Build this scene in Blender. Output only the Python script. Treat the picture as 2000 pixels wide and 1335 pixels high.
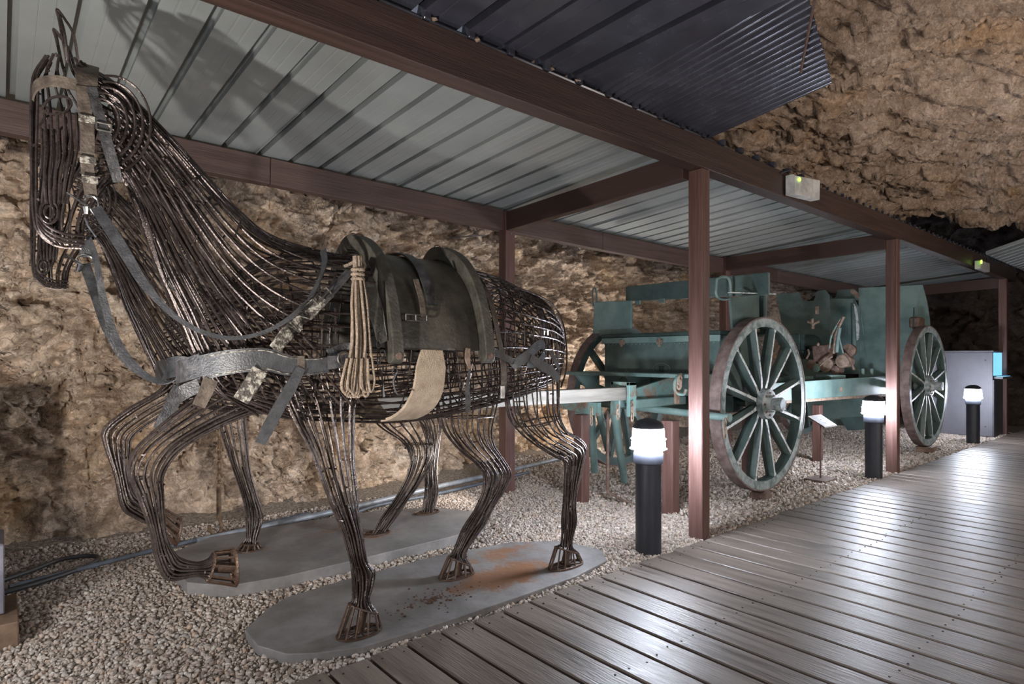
import bpy, bmesh, math, random
import numpy as np
from mathutils import Vector, Matrix
random.seed(7)
RNG = np.random.default_rng(11)
for o in list(bpy.data.objects): bpy.data.objects.remove(o)
S = bpy.context.scene
COL = S.collection
# ------------------------------------------------------------------ camera
F, CX, CY, H = 1181.0, 1000.0, 700.0, 1.10          # focal length / horizon in photo pixels, eye height (m)
TH = math.atan(1396 / F); C_, S_ = math.cos(TH), math.sin(TH)
cam = bpy.data.objects.new('camera', bpy.data.cameras.new('camera')); COL.objects.link(cam)
cam.location = (0, 0, H); cam.rotation_euler = (math.pi/2, 0, TH - math.pi/2)
cam.data.sensor_width = 36; cam.data.lens = F/2000*36; cam.data.shift_y = 32.5/2000
cam.data.clip_start = .05; S.camera = cam
S.view_settings.view_transform = 'Standard'; S.view_settings.look = 'None'
S.view_settings.gamma = 1; S.view_settings.use_curve_mapping = False
S.view_settings.exposure = 0.22
# ------------------------------------------------------------------ light
W = bpy.data.worlds.new('world'); S.world = W; W.use_nodes = True
W.node_tree.nodes['Background'].inputs[0].default_value = (.75, .8, 1, 1)
W.node_tree.nodes['Background'].inputs[1].default_value = .15
LAMP = 225.0         # emission of the bollard glass
def area(name, loc, look, size, power, col):
    l = bpy.data.lights.new(name, 'AREA'); l.shape = 'RECTANGLE'; l.size, l.size_y = size; l.energy = power; l.color = col
    o = bpy.data.objects.new(name, l); COL.objects.link(o); o.location = loc
    o.rotation_euler = (Vector(look) - Vector(loc)).to_track_quat('-Z', 'Y').to_euler(); return o
pl = bpy.data.lights.new('floor_lamp_light', 'SPOT'); pl.energy = 215; pl.spot_size = math.radians(105); pl.spot_blend = .6; pl.shadow_soft_size = .035; pl.color = (1, .95, .90)
po = bpy.data.objects.new('floor_lamp_light', pl); COL.objects.link(po); po.location = (-.60, 1.20, .60)
po.rotation_euler = (Vector((.85, 2.75, 1.9)) - po.location).to_track_quat('-Z', 'Y').to_euler()
area('fill_light', (-.8, -1.4, 1.4), (1.6, 2.8, .5), (1.4, .8), 11, (1, .93, .86))  # five added fills, not fixtures of the cave; this one behind the camera
area('fill_light', (5.6, -1.6, 1.3), (7.2, 2.6, 3.0), (1.2, .6), 66, (1, .90, .80))  # added fill to brighten the rock overhang
area('fill_light', (1.9, -1.0, 1.0), (4.6, 4.6, 1.7), (.8, .5), 22, (.97, .95, .95))  # added fill toward the wall behind the limber
area('fill_light', (5.7, 4.35, .35), (4.4, 5.2, 1.7), (.5, .25), 26, (1, .93, .86))  # added unseen fill behind the limber, rakes the rock wall
area('fill_light', (2.9, 3.66, .30), (1.4, 4.5, .80), (.35, .2), 6, (1, .93, .86))  # added low fill to brighten the wall behind the farther horse
# ------------------------------------------------------------------ helpers
def at(px, py, Y):
    """world point on the vertical plane Y that the photograph shows at a pixel"""
    u = (px - CX)/F; d = Y/(S_ - u*C_)
    return Vector((d*(C_ + u*S_), Y, H - (py - CY)/F*d))
MATS = {}
def mat(name, base, rough=.6, metal=0., var=.25, scale=8., bump=.3, bscale=40., col2=None, mixlo=.4, mixhi=.65,
        emit=None, estr=0, spec=.5, coord='Object', stretch=(1,1,1), rnd=0., detail=6, rvar=.12):
    m = bpy.data.materials.new(name); m.use_nodes = True; nt = m.node_tree; N = nt.nodes; L = nt.links
    p = N['Principled BSDF']; p.inputs['Metallic'].default_value = metal
    p.inputs['Specular IOR Level'].default_value = spec
    tc = N.new('ShaderNodeTexCoord'); mp = N.new('ShaderNodeMapping'); mp.inputs['Scale'].default_value = stretch
    src = tc.outputs[coord]
    if rnd:
        oi = N.new('ShaderNodeObjectInfo'); ad = N.new('ShaderNodeVectorMath'); ad.operation = 'ADD'
        mu = N.new('ShaderNodeMath'); mu.operation = 'MULTIPLY'; mu.inputs[1].default_value = 37.
        L.new(oi.outputs['Random'], mu.inputs[0]); L.new(src, ad.inputs[0]); L.new(mu.outputs[0], ad.inputs[1]); src = ad.outputs[0]
    L.new(src, mp.inputs[0])
    n = N.new('ShaderNodeTexNoise'); n.inputs['Scale'].default_value = scale; n.inputs['Detail'].default_value = detail
    n.inputs['Roughness'].default_value = .65
    L.new(mp.outputs[0], n.inputs[0])
    r = N.new('ShaderNodeValToRGB'); L.new(n.outputs[0], r.inputs[0])
    c2 = col2 or tuple(b*(1 - var) for b in base)
    hi = base if col2 else tuple(min(1, b*(1 + var)) for b in base)
    r.color_ramp.elements[0].position = mixlo; r.color_ramp.elements[1].position = mixhi
    r.color_ramp.elements[0].color = (*c2, 1); r.color_ramp.elements[1].color = (*hi, 1)
    out = r.outputs[0]
    if rnd:
        hs = N.new('ShaderNodeHueSaturation'); mr = N.new('ShaderNodeMapRange'); mr.inputs[3].default_value = 1 - rnd; mr.inputs[4].default_value = 1 + rnd
        L.new(oi.outputs['Random'], mr.inputs[0]); L.new(mr.outputs[0], hs.inputs['Value']); L.new(out, hs.inputs['Color']); out = hs.outputs[0]
    L.new(out, p.inputs['Base Color'])
    rr = N.new('ShaderNodeMapRange'); rr.inputs[3].default_value = max(.02, rough - rvar); rr.inputs[4].default_value = min(1, rough + rvar)
    L.new(n.outputs[0], rr.inputs[0]); L.new(rr.outputs[0], p.inputs['Roughness'])
    if bump:
        n2 = N.new('ShaderNodeTexNoise'); n2.inputs['Scale'].default_value = bscale; n2.inputs['Detail'].default_value = 5
        L.new(mp.outputs[0], n2.inputs[0]); b = N.new('ShaderNodeBump'); b.inputs['Strength'].default_value = bump; b.inputs['Distance'].default_value = .01
        L.new(n2.outputs[0], b.inputs['Height']); L.new(b.outputs[0], p.inputs['Normal'])
    if emit:
        p.inputs['Emission Color'].default_value = (*emit, 1); p.inputs['Emission Strength'].default_value = estr
    MATS[name] = m; return m
class MB:
    def __init__(s): s.v = []; s.f = []; s.m = []; s.mi = 0
    def add(s, vs, fs):
        k = len(s.v); s.v.extend([tuple(v) for v in vs]); s.f.extend([tuple(i + k for i in f) for f in fs]); s.m.extend([s.mi]*len(fs))
    def box(s, lo, hi, bev=.0):
        (x0,y0,z0),(x1,y1,z1) = lo, hi
        if bev:
            b = bev; vs = []; 
            bm = bmesh.new(); bmesh.ops.create_cube(bm, size=1)
            for v in bm.verts: v.co = Vector((x0 + (v.co.x + .5)*(x1 - x0), y0 + (v.co.y + .5)*(y1 - y0), z0 + (v.co.z + .5)*(z1 - z0)))
            bmesh.ops.bevel(bm, geom=bm.edges[:], offset=b, segments=1, affect='EDGES')
            bm.verts.index_update(); s.add([v.co for v in bm.verts], [[v.index for v in f.verts] for f in bm.faces]); bm.free(); return s
        s.add([(x0,y0,z0),(x1,y0,z0),(x1,y1,z0),(x0,y1,z0),(x0,y0,z1),(x1,y0,z1),(x1,y1,z1),(x0,y1,z1)],
              [(0,3,2,1),(4,5,6,7),(0,1,5,4),(1,2,6,5),(2,3,7,6),(3,0,4,7)]); return s
    def bar(s, a, b, w, h, up=(0,0,1)):
        a, b = Vector(a), Vector(b); d = (b - a).normalized(); side = d.cross(Vector(up))
        if side.length < 1e-4: side = d.cross(Vector((1,0,0)))
        side.normalize(); u = side.cross(d).normalized()
        vs = [p + side*(w/2*i) + u*(h/2*j) for p in (a, b) for i, j in ((-1,-1),(1,-1),(1,1),(-1,1))]
        s.add(vs, [(3,2,1,0),(4,5,6,7),(0,1,5,4),(1,2,6,5),(2,3,7,6),(3,0,4,7)]); return s
    def tube(s, pts, r, n=6, closed=False, caps=True):
        pts = [Vector(p) for p in pts]; K = len(pts)
        if K < 2: return s
        rs = r if isinstance(r, (list, tuple)) else [r]*K
        t0 = (pts[1] - pts[0]).normalized(); ref = Vector((0,0,1)) if abs(t0.z) < .9 else Vector((1,0,0))
        u = t0.cross(ref).normalized(); vs = []
        for i, p in enumerate(pts):
            a = pts[i-1] if (i > 0 or closed) else p; b = pts[(i+1) % K] if (i < K-1 or closed) else p
            t = (b - a)
            if t.length < 1e-9: t = t0.copy()
            t.normalize(); u = (u - t*u.dot(t))
            if u.length < 1e-6: u = t.orthogonal()
            u.normalize(); w = t.cross(u)
            for k in range(n):
                an = 2*math.pi*k/n; vs.append(p + (u*math.cos(an) + w*math.sin(an))*rs[i])
        fs = []
        for i in range(K if closed else K-1):
            j = (i+1) % K
            for k in range(n): fs.append((i*n+k, i*n+(k+1)%n, j*n+(k+1)%n, j*n+k))
        if caps and not closed: fs.append(tuple(range(n-1,-1,-1))); fs.append(tuple((K-1)*n+k for k in range(n)))
        s.add(vs, fs); return s
    def ribbon(s, pts, widths, up, th=.004, ups=None, closed=False):
        """strap: pts centre line, up = width direction"""
        pts = [Vector(p) for p in pts]; K = len(pts); vs = []
        ws = widths if isinstance(widths, (list, tuple)) else [widths]*K
        for i, p in enumerate(pts):
            t = (pts[min(i+1, K-1)] - pts[max(i-1, 0)]).normalized(); U = Vector(ups[i] if ups else up)
            U = (U - t*U.dot(t)).normalized(); n = t.cross(U)
            for a, b in ((-1,-1),(1,-1),(1,1),(-1,1)): vs.append(p + U*(ws[i]/2*a) + n*(th/2*b))
        fs = [(0,1,2,3), tuple((K-1)*4 + k for k in (3,2,1,0))]
        for i in range(K-1):
            for k in range(4): fs.append((i*4+k, (i+1)*4+k, (i+1)*4+(k+1)%4, i*4+(k+1)%4))
        s.add(vs, fs); return s
    def prism(s, poly, d):
        """polygon extruded by vector d"""
        n = len(poly); d = Vector(d); vs = [Vector(p) for p in poly] + [Vector(p) + d for p in poly]
        s.add(vs, [tuple(range(n-1,-1,-1)), tuple(range(n, 2*n))] + [(i, (i+1)%n, n+(i+1)%n, n+i) for i in range(n)]); return s
    def lathe(s, prof, c, axis='Z', n=24):
        """prof list of (r, h) about point c"""
        vs = []; c = Vector(c)
        for r, h in prof:
            for k in range(n):
                a = 2*math.pi*k/n; x, y = r*math.cos(a), r*math.sin(a)
                vs.append(c + (Vector((x,y,h)) if axis == 'Z' else Vector((x,h,y)) if axis == 'Y' else Vector((h,x,y))))
        fs = [(i*n+k, i*n+(k+1)%n, (i+1)*n+(k+1)%n, (i+1)*n+k) for i in range(len(prof)-1) for k in range(n)]
        fs += [tuple(range(n-1,-1,-1)), tuple((len(prof)-1)*n+k for k in range(n))]
        s.add(vs, fs); return s
    def build(s, name, m, parent=None, smooth=False, bevel=0, origin=None):
        me = bpy.data.meshes.new(name); v = s.v
        if parent is not None: 
            pw = WORLD.get(parent.name, Vector((0,0,0)))
            o0 = pw
        else: o0 = Vector(origin) if origin else Vector((0,0,0))
        v = [(a[0]-o0.x, a[1]-o0.y, a[2]-o0.z) for a in v]
        me.from_pydata(v, [], s.f); me.validate(); 
        for mm in (m if isinstance(m, (list, tuple)) else [m]): me.materials.append(MATS[mm])
        if len(me.polygons) == len(s.m): me.polygons.foreach_set('material_index', s.m)
        bm = bmesh.new(); bm.from_mesh(me); bmesh.ops.recalc_face_normals(bm, faces=bm.faces[:]); bm.to_mesh(me); bm.free()
        if smooth:
            me.polygons.foreach_set('use_smooth', [True]*len(me.polygons))
            if smooth != 2: me.set_sharp_from_angle(angle=math.radians(40))
        o = bpy.data.objects.new(name, me); COL.objects.link(o)
        if parent is not None: o.parent = parent; WORLD[o.name] = o0
        else: o.location = o0; WORLD[o.name] = o0
        if bevel:
            b = o.modifiers.new('bevel', 'BEVEL'); b.width = bevel; b.segments = 2; b.limit_method = 'ANGLE'
        return o
WORLD = {}
def tag(o, label=None, cat=None, group=None, kind=None):
    if label: o['label'] = label
    if cat: o['category'] = cat
    if group: o['group'] = group
    if kind: o['kind'] = kind
    return o
def thing(name, loc, label, cat, group=None, kind=None):
    o = bpy.data.objects.new(name, None); COL.objects.link(o); o.location = loc; o.empty_display_size = .1
    WORLD[o.name] = Vector(loc); return tag(o, label, cat, group, kind)
def copy_tree(o, parent=None):
    c = o.copy(); COL.objects.link(c)
    if parent: c.parent = parent
    for ch in list(o.children): copy_tree(ch, c)
    return c
def catmull(P, per=4):
    P = [Vector(p) for p in P]; out = []
    for i in range(len(P)-1):
        p0 = P[i-1] if i else P[0]*2 - P[1]; p1, p2 = P[i], P[i+1]; p3 = P[i+2] if i+2 < len(P) else P[-1]*2 - P[-2]
        for k in range(per):
            t = k/per; out.append(.5*((2*p1) + (p2-p0)*t + (2*p0 - 5*p1 + 4*p2 - p3)*t*t + (3*p1 - p0 - 3*p2 + p3)*t**3))
    out.append(P[-1]); return out
# ------------------------------------------------------------------ materials
def rock_mat(name, cols, bstr=1.0, sc=1.0, dark=.5, fine_crack=.8):
    m = bpy.data.materials.new(name); m.use_nodes = True; nt = m.node_tree; N = nt.nodes; L = nt.links; p = N['Principled BSDF']
    tc = N.new('ShaderNodeTexCoord')
    def noise(s, d=8, r=.6, src=None):
        n = N.new('ShaderNodeTexNoise'); n.inputs['Scale'].default_value = s*sc; n.inputs['Detail'].default_value = d; n.inputs['Roughness'].default_value = r
        L.new(src or tc.outputs['Object'], n.inputs[0]); return n
    def ramp(src, st):
        r = N.new('ShaderNodeValToRGB'); L.new(src, r.inputs[0]); e = r.color_ramp.elements
        while len(e) < len(st): e.new(.5)
        for k, (q, c) in enumerate(st): e[k].position = q; e[k].color = (*c, 1)
        return r
    def mix(mode, fac, a, b):
        x = N.new('ShaderNodeMix'); x.data_type = 'RGBA'; x.blend_type = mode
        if isinstance(fac, float): x.inputs[0].default_value = fac
        else: L.new(fac, x.inputs[0])
        L.new(a, x.inputs[6])
        if isinstance(b, tuple): x.inputs[7].default_value = (*b, 1)
        else: L.new(b, x.inputs[7])
        return x.outputs[2]
    base = ramp(noise(2.2).outputs[0], [(.32, cols[0]), (.47, cols[1]), (.60, cols[2]), (.72, cols[3])])
    och = ramp(noise(1.1, 4).outputs[0], [(.54, (0,0,0)), (.68, (1,1,1))])
    c = mix('MIX', och.outputs[0], base.outputs[0], cols[4])
    fine = ramp(noise(17, 8, .75).outputs[0], [(.3, (.62,.58,.56)), (.52, (1,1,1)), (.75, (1.15,1.12,1.1))])
    c = mix('MULTIPLY', 1.0, c, fine.outputs[0])
    # warped cracks
    wn = noise(3, 4); vm = N.new('ShaderNodeVectorMath'); vm.operation = 'MULTIPLY_ADD'; L.new(wn.outputs[1], vm.inputs[0]); vm.inputs[1].default_value = (.35,.35,.35); L.new(tc.outputs['Object'], vm.inputs[2])
    mp = N.new('ShaderNodeMapping'); mp.inputs['Scale'].default_value = (1, 1, 1.7); L.new(vm.outputs[0], mp.inputs[0])
    vo = N.new('ShaderNodeTexVoronoi'); vo.feature = 'DISTANCE_TO_EDGE'; vo.inputs['Scale'].default_value = 6.5*sc; L.new(mp.outputs[0], vo.inputs['Vector'])
    ck = ramp(vo.outputs[0], [(.0, (0,0,0)), (.035, (1,1,1))])
    msk = ramp(noise(1.7, 3).outputs[0], [(.45, (0,0,0)), (.6, (dark,)*3)])
    inv = N.new('ShaderNodeInvert'); L.new(ck.outputs[0], inv.inputs[1])
    mm = mix('MULTIPLY', 1.0, inv.outputs[0], msk.outputs[0])
    c = mix('MIX', mm, c, (.035,.024,.017))
    # finer cracks and plate to plate tone
    wn2 = noise(9, 5, .65); vm2 = N.new('ShaderNodeVectorMath'); vm2.operation = 'MULTIPLY_ADD'; L.new(wn2.outputs[1], vm2.inputs[0]); vm2.inputs[1].default_value = (.16,.16,.16); L.new(vm.outputs[0], vm2.inputs[2])
    mp2 = N.new('ShaderNodeMapping'); mp2.inputs['Scale'].default_value = (1, 1, 1.5); mp2.inputs['Rotation'].default_value = (.2,.3,.15); L.new(vm2.outputs[0], mp2.inputs[0])
    for sc2, wd, amt in ((15, .05, fine_crack), (34, .09, fine_crack*.8)):
        vo2 = N.new('ShaderNodeTexVoronoi'); vo2.feature = 'DISTANCE_TO_EDGE'; vo2.inputs['Scale'].default_value = sc2*sc; L.new(mp2.outputs[0], vo2.inputs['Vector'])
        r2 = ramp(vo2.outputs[0], [(0, (amt,)*3), (wd, (0,0,0))]); m2 = ramp(noise(4+sc2*.1, 4).outputs[0], [(.42, (0,0,0)), (.58, (1,1,1))])
        mm2 = mix('MULTIPLY', 1.0, r2.outputs[0], m2.outputs[0]); c = mix('MIX', mm2, c, (.07,.048,.034))
        vo3 = N.new('ShaderNodeTexVoronoi'); vo3.inputs['Scale'].default_value = sc2*sc; L.new(mp2.outputs[0], vo3.inputs['Vector'])
        sp = N.new('ShaderNodeSeparateColor'); L.new(vo3.outputs[1], sp.inputs[0]); tr = ramp(sp.outputs[0], [(0, (.76,.74,.72)), (.5, (1,1,1)), (1, (1.22,1.24,1.28))])
        c = mix('MULTIPLY', 1.0, c, tr.outputs[0])
    L.new(c, p.inputs['Base Color']); p.inputs['Roughness'].default_value = .62; p.inputs['Specular IOR Level'].default_value = .5
    # bump
    v2 = N.new('ShaderNodeTexVoronoi'); v2.feature = 'F1'; v2.inputs['Scale'].default_value = 13*sc; L.new(mp.outputs[0], v2.inputs['Vector'])
    v3 = N.new('ShaderNodeTexVoronoi'); v3.feature = 'F1'; v3.inputs['Scale'].default_value = 27*sc; L.new(mp.outputs[0], v3.inputs['Vector'])
    n3 = noise(30, 8, .7)
    def ma(op, a, b):
        x = N.new('ShaderNodeMath'); x.operation = op; L.new(a, x.inputs[0])
        if isinstance(b, float): x.inputs[1].default_value = b
        else: L.new(b, x.inputs[1])
        return x.outputs[0]
    def sepx(c):
        q = N.new('ShaderNodeSeparateColor'); L.new(c, q.inputs[0]); return q.outputs[0]
    hgt = ma('ADD', ma('ADD', ma('MULTIPLY', sepx(v2.outputs[1]), .8), ma('MULTIPLY', sepx(v3.outputs[1]), .45)), ma('MULTIPLY', n3.outputs[0], .35))
    b = N.new('ShaderNodeBump'); b.inputs['Strength'].default_value = bstr; b.inputs['Distance'].default_value = .035
    L.new(hgt, b.inputs['Height']); L.new(b.outputs[0], p.inputs['Normal']); MATS[name] = m
rock_mat('rock', [(.42,.31,.22), (.60,.46,.34), (.72,.59,.46), (.84,.77,.68), (.64,.43,.24)], 1.0, 1.0, .95, .6)
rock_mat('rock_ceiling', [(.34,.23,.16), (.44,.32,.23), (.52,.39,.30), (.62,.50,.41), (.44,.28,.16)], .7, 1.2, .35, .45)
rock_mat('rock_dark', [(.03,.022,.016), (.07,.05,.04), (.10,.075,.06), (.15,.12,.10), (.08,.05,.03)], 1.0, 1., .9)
mat('gravel_bed', (.30,.25,.20), .9, var=.5, scale=60, bump=1, bscale=120)
# pebbles: colour per island
def pebble_mat():
    m = bpy.data.materials.new('pebble'); m.use_nodes = True; nt = m.node_tree; N = nt.nodes; L = nt.links; p = N['Principled BSDF']
    g = N.new('ShaderNodeNewGeometry'); r = N.new('ShaderNodeValToRGB'); L.new(g.outputs['Random Per Island'], r.inputs[0])
    e = r.color_ramp.elements; st = [(0,(.22,.17,.13)),(.2,(.42,.34,.285)),(.45,(.54,.455,.39)),(.62,(.34,.30,.27)),(.8,(.62,.56,.49)),(.93,(.46,.33,.24)),(1,(.74,.70,.65))]
    while len(e) < len(st): e.new(.5)
    for k,(q,c) in enumerate(st): e[k].position = q; e[k].color = (*c,1)
    L.new(r.outputs[0], p.inputs['Base Color']); p.inputs['Roughness'].default_value = .8; MATS['pebble'] = m
pebble_mat()
mat('wire', (.10,.078,.071), .27, metal=.6, var=.45, scale=14, bump=.25, bscale=140, col2=(.05,.037,.033), spec=.6)
mat('hoof_wire', (.12,.088,.07), .42, metal=.5, col2=(.10,.055,.035), scale=25, bump=.4, bscale=120)
mat('leather_black', (.055,.053,.055), .38, var=.5, scale=30, bump=.35, bscale=160, spec=.6)
mat('leather_grey', (.058,.058,.062), .42, scale=26, bump=.3, bscale=150, col2=(.03,.03,.032), spec=.7)
mat('leather_speckled', (.36,.33,.28), .6, scale=55, bump=.6, bscale=120, col2=(.07,.06,.05), mixlo=.47, mixhi=.56)
mat('leather_brown', (.14,.11,.085), .55, scale=25, bump=.3, bscale=120, col2=(.06,.045,.035))
mat('buckle_metal', (.33,.31,.28), .35, metal=.9, scale=20, bump=.1)
mat('bright_metal', (.62,.62,.62), .22, metal=1., scale=20, bump=.05)
mat('saddle_paint', (.088,.078,.060), .42, scale=9, bump=.25, bscale=60, col2=(.042,.038,.030), spec=.5)
mat('saddle_wood', (.085,.080,.064), .5, scale=14, bump=.3, bscale=80, col2=(.045,.04,.032))
mat('rope_fibre', (.42,.32,.235), .85, var=.3, scale=60, bump=1, bscale=300)
mat('girth_hair', (.50,.40,.30), .9, scale=16, bump=.8, bscale=240, col2=(.36,.27,.19), mixlo=.35, mixhi=.6)
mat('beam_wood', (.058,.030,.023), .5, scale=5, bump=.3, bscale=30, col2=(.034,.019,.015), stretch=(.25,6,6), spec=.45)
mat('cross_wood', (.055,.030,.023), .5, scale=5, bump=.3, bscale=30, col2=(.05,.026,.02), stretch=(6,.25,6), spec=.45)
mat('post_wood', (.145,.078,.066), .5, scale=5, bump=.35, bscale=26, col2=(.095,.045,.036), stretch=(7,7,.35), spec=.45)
mat('roof_metal', (.37,.395,.39), .42, metal=.3, scale=2, bump=.03, bscale=6, col2=(.31,.333,.33), rnd=.05)
mat('black_metal', (.062,.062,.078), .25, metal=.4, scale=5, bump=.04, bscale=8, col2=(.045,.044,.056), spec=.7)
mat('rusty_bar', (.14,.07,.045), .7, scale=30, bump=.5, col2=(.06,.03,.02))
mat('deck_wood', (.235,.193,.163), .40, scale=4, bump=.35, bscale=22, col2=(.115,.092,.077), stretch=(7,.5,3), rnd=.16, spec=.5, detail=9, rvar=.22, mixlo=.33, mixhi=.62)
mat('deck_under', (.03,.025,.02), .9, bump=0)
mat('screw', (.02,.018,.017), .6, bump=0)
def concrete(name, rusty):
    m = mat(name, (.29,.275,.27), .6, scale=4, bump=.25, bscale=50, col2=(.175,.165,.16))
    nt = m.node_tree; N = nt.nodes; L = nt.links; p = N['Principled BSDF']; src = p.inputs['Base Color'].links[0].from_socket
    tc = [n for n in N if n.type == 'TEX_COORD'][0]
    fac = None
    for cx, cy, rx, ry, st in rusty:
        sb = N.new('ShaderNodeVectorMath'); sb.operation = 'SUBTRACT'; L.new(tc.outputs['Object'], sb.inputs[0]); sb.inputs[1].default_value = (cx, cy, 0)
        ml = N.new('ShaderNodeVectorMath'); ml.operation = 'MULTIPLY'; L.new(sb.outputs[0], ml.inputs[0]); ml.inputs[1].default_value = (1/rx, 1/ry, 0)
        ln = N.new('ShaderNodeVectorMath'); ln.operation = 'LENGTH'; L.new(ml.outputs[0], ln.inputs[0])
        mr = N.new('ShaderNodeMapRange'); mr.inputs[1].default_value = 1.25; mr.inputs[2].default_value = .25; mr.inputs[3].default_value = 0; mr.inputs[4].default_value = st
        L.new(ln.outputs['Value'], mr.inputs[0])
        if fac is None: fac = mr.outputs[0]
        else:
            mx = N.new('ShaderNodeMath'); mx.operation = 'MAXIMUM'; L.new(fac, mx.inputs[0]); L.new(mr.outputs[0], mx.inputs[1]); fac = mx.outputs[0]
    n = N.new('ShaderNodeTexNoise'); n.inputs['Scale'].default_value = 46; n.inputs['Detail'].default_value = 8; n.inputs['Roughness'].default_value = .75; L.new(tc.outputs['Object'], n.inputs[0])
    n1 = N.new('ShaderNodeTexNoise'); n1.inputs['Scale'].default_value = 7; n1.inputs['Detail'].default_value = 3; L.new(tc.outputs['Object'], n1.inputs[0])
    a0 = N.new('ShaderNodeMath'); a0.operation = 'ADD'; L.new(n.outputs[0], a0.inputs[0]); L.new(n1.outputs[0], a0.inputs[1])
    ad = N.new('ShaderNodeMath'); ad.operation = 'ADD'; L.new(fac, ad.inputs[0]); L.new(a0.outputs[0], ad.inputs[1])
    mr = N.new('ShaderNodeMapRange'); mr.inputs[1].default_value = 1.36; mr.inputs[2].default_value = 1.62; L.new(ad.outputs[0], mr.inputs[0])
    mx = N.new('ShaderNodeMix'); mx.data_type = 'RGBA'; L.new(mr.outputs[0], mx.inputs[0]); L.new(src, mx.inputs[6]); mx.inputs[7].default_value = (.25,.12,.06,1)
    L.new(mx.outputs[2], p.inputs['Base Color'])
concrete('concrete_near', [(1.95-1.6, 2.35-2.4, .44, .22, .75), (1.45-1.6, 2.25-2.4, .28, .13, .30), (2.15-1.6, 2.62-2.4, .4, .17, .6), (1.08-1.6, 2.25-2.4, .13, .1, .3), (1.74-1.6,2.48-2.4,.09,.09,.5)])
concrete('concrete_far', [(1.03-1.5, 3.44-3.4, .16, .12, .4), (1.7-1.5, 3.27-3.4, .2, .12, .5), (2.19-1.5, 3.5-3.4, .12, .1, .5), (1.45-1.5, 3.5-3.4, .3, .1, .33)])
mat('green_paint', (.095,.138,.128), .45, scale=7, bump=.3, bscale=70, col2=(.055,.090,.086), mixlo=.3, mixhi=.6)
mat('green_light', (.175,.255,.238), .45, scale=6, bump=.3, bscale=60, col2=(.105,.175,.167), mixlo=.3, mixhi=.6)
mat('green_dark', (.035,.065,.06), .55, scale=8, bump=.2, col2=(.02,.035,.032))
mat('green_rusty', (.16,.27,.25), .5, scale=9, bump=.5, bscale=60, col2=(.21,.14,.10), mixlo=.40, mixhi=.52)
mat('worn_white', (.62,.65,.65), .5, scale=22, bump=.6, bscale=80, col2=(.16,.20,.195), mixlo=.36, mixhi=.50)
mat('rim_face', (.36,.41,.405), .5, scale=16, bump=.6, bscale=70, col2=(.11,.16,.155), mixlo=.38, mixhi=.6)
mat('hub_worn', (.42,.45,.445), .5, scale=12, bump=.5, bscale=70, col2=(.12,.16,.155), mixlo=.42, mixhi=.60)
mat('back_beam_wood_lit', (.10,.060,.050), .55, scale=5, bump=.3, bscale=30, col2=(.062,.035,.029), stretch=(.25,6,6))  # same timber, lightened: glow from below is put into the colour
mat('tyre_rust', (.235,.175,.16), .6, scale=14, bump=.5, bscale=90, col2=(.13,.085,.075))
mat('rust_brown', (.19,.125,.10), .7, scale=18, bump=.7, bscale=60, col2=(.095,.055,.04))
mat('rust_beige', (.34,.26,.20), .7, scale=18, bump=.7, bscale=60, col2=(.17,.11,.08))
mat('pale_wood', (.30,.28,.25), .6, scale=6, bump=.3, bscale=40, col2=(.19,.175,.155), stretch=(.4,5,5))
mat('bollard_black', (.028,.032,.045), .45, bump=.1, bscale=200, scale=10, col2=(.022,.025,.034))
mat('lamp_glass', (.9,.93,1), .3, bump=0, emit=(.80,.87,1.0), estr=LAMP)
mat('cabinet_grey', (.15,.145,.165), .5, bump=.08, bscale=100, scale=4, col2=(.13,.125,.143))
mat('cabinet_dark', (.07,.068,.078), .5, bump=.05)
mat('screen_blue', (.05,.2,.35), .2, bump=0, emit=(.20,.58,.95), estr=1.1)
mat('led_green', (.2,.5,.05), .3, bump=0, emit=(.45,1,.05), estr=5.)
mat('white_plastic', (.52,.51,.49), .4, bump=.03)
mat('clear_cover', (.55,.60,.52), .2, bump=.03)
mat('paper', (.80,.80,.84), .45, bump=0)
mat('print_grey', (.36,.38,.45), .7, bump=0)
mat('sign_brown', (.13,.085,.07), .6, scale=20, bump=.4)
mat('conduit_grey', (.30,.325,.36), .42, metal=.2, scale=12, bump=.2)
mat('cable_black', (.035,.036,.04), .5, bump=.1)
mat('cable_blue', (.11,.13,.16), .5, bump=.1)
mat('chain_rust', (.22,.15,.085), .6, metal=.3, scale=30, bump=.5, col2=(.09,.05,.03))
mat('block_violet', (.22,.21,.25), .5, scale=8, bump=.3, col2=(.15,.14,.17))
mat('plank_brown', (.24,.155,.10), .65, scale=8, bump=.4, col2=(.12,.075,.05))
mat('stone', (.38,.28,.22), .8, scale=12, bump=.8, col2=(.2,.14,.1))
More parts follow.
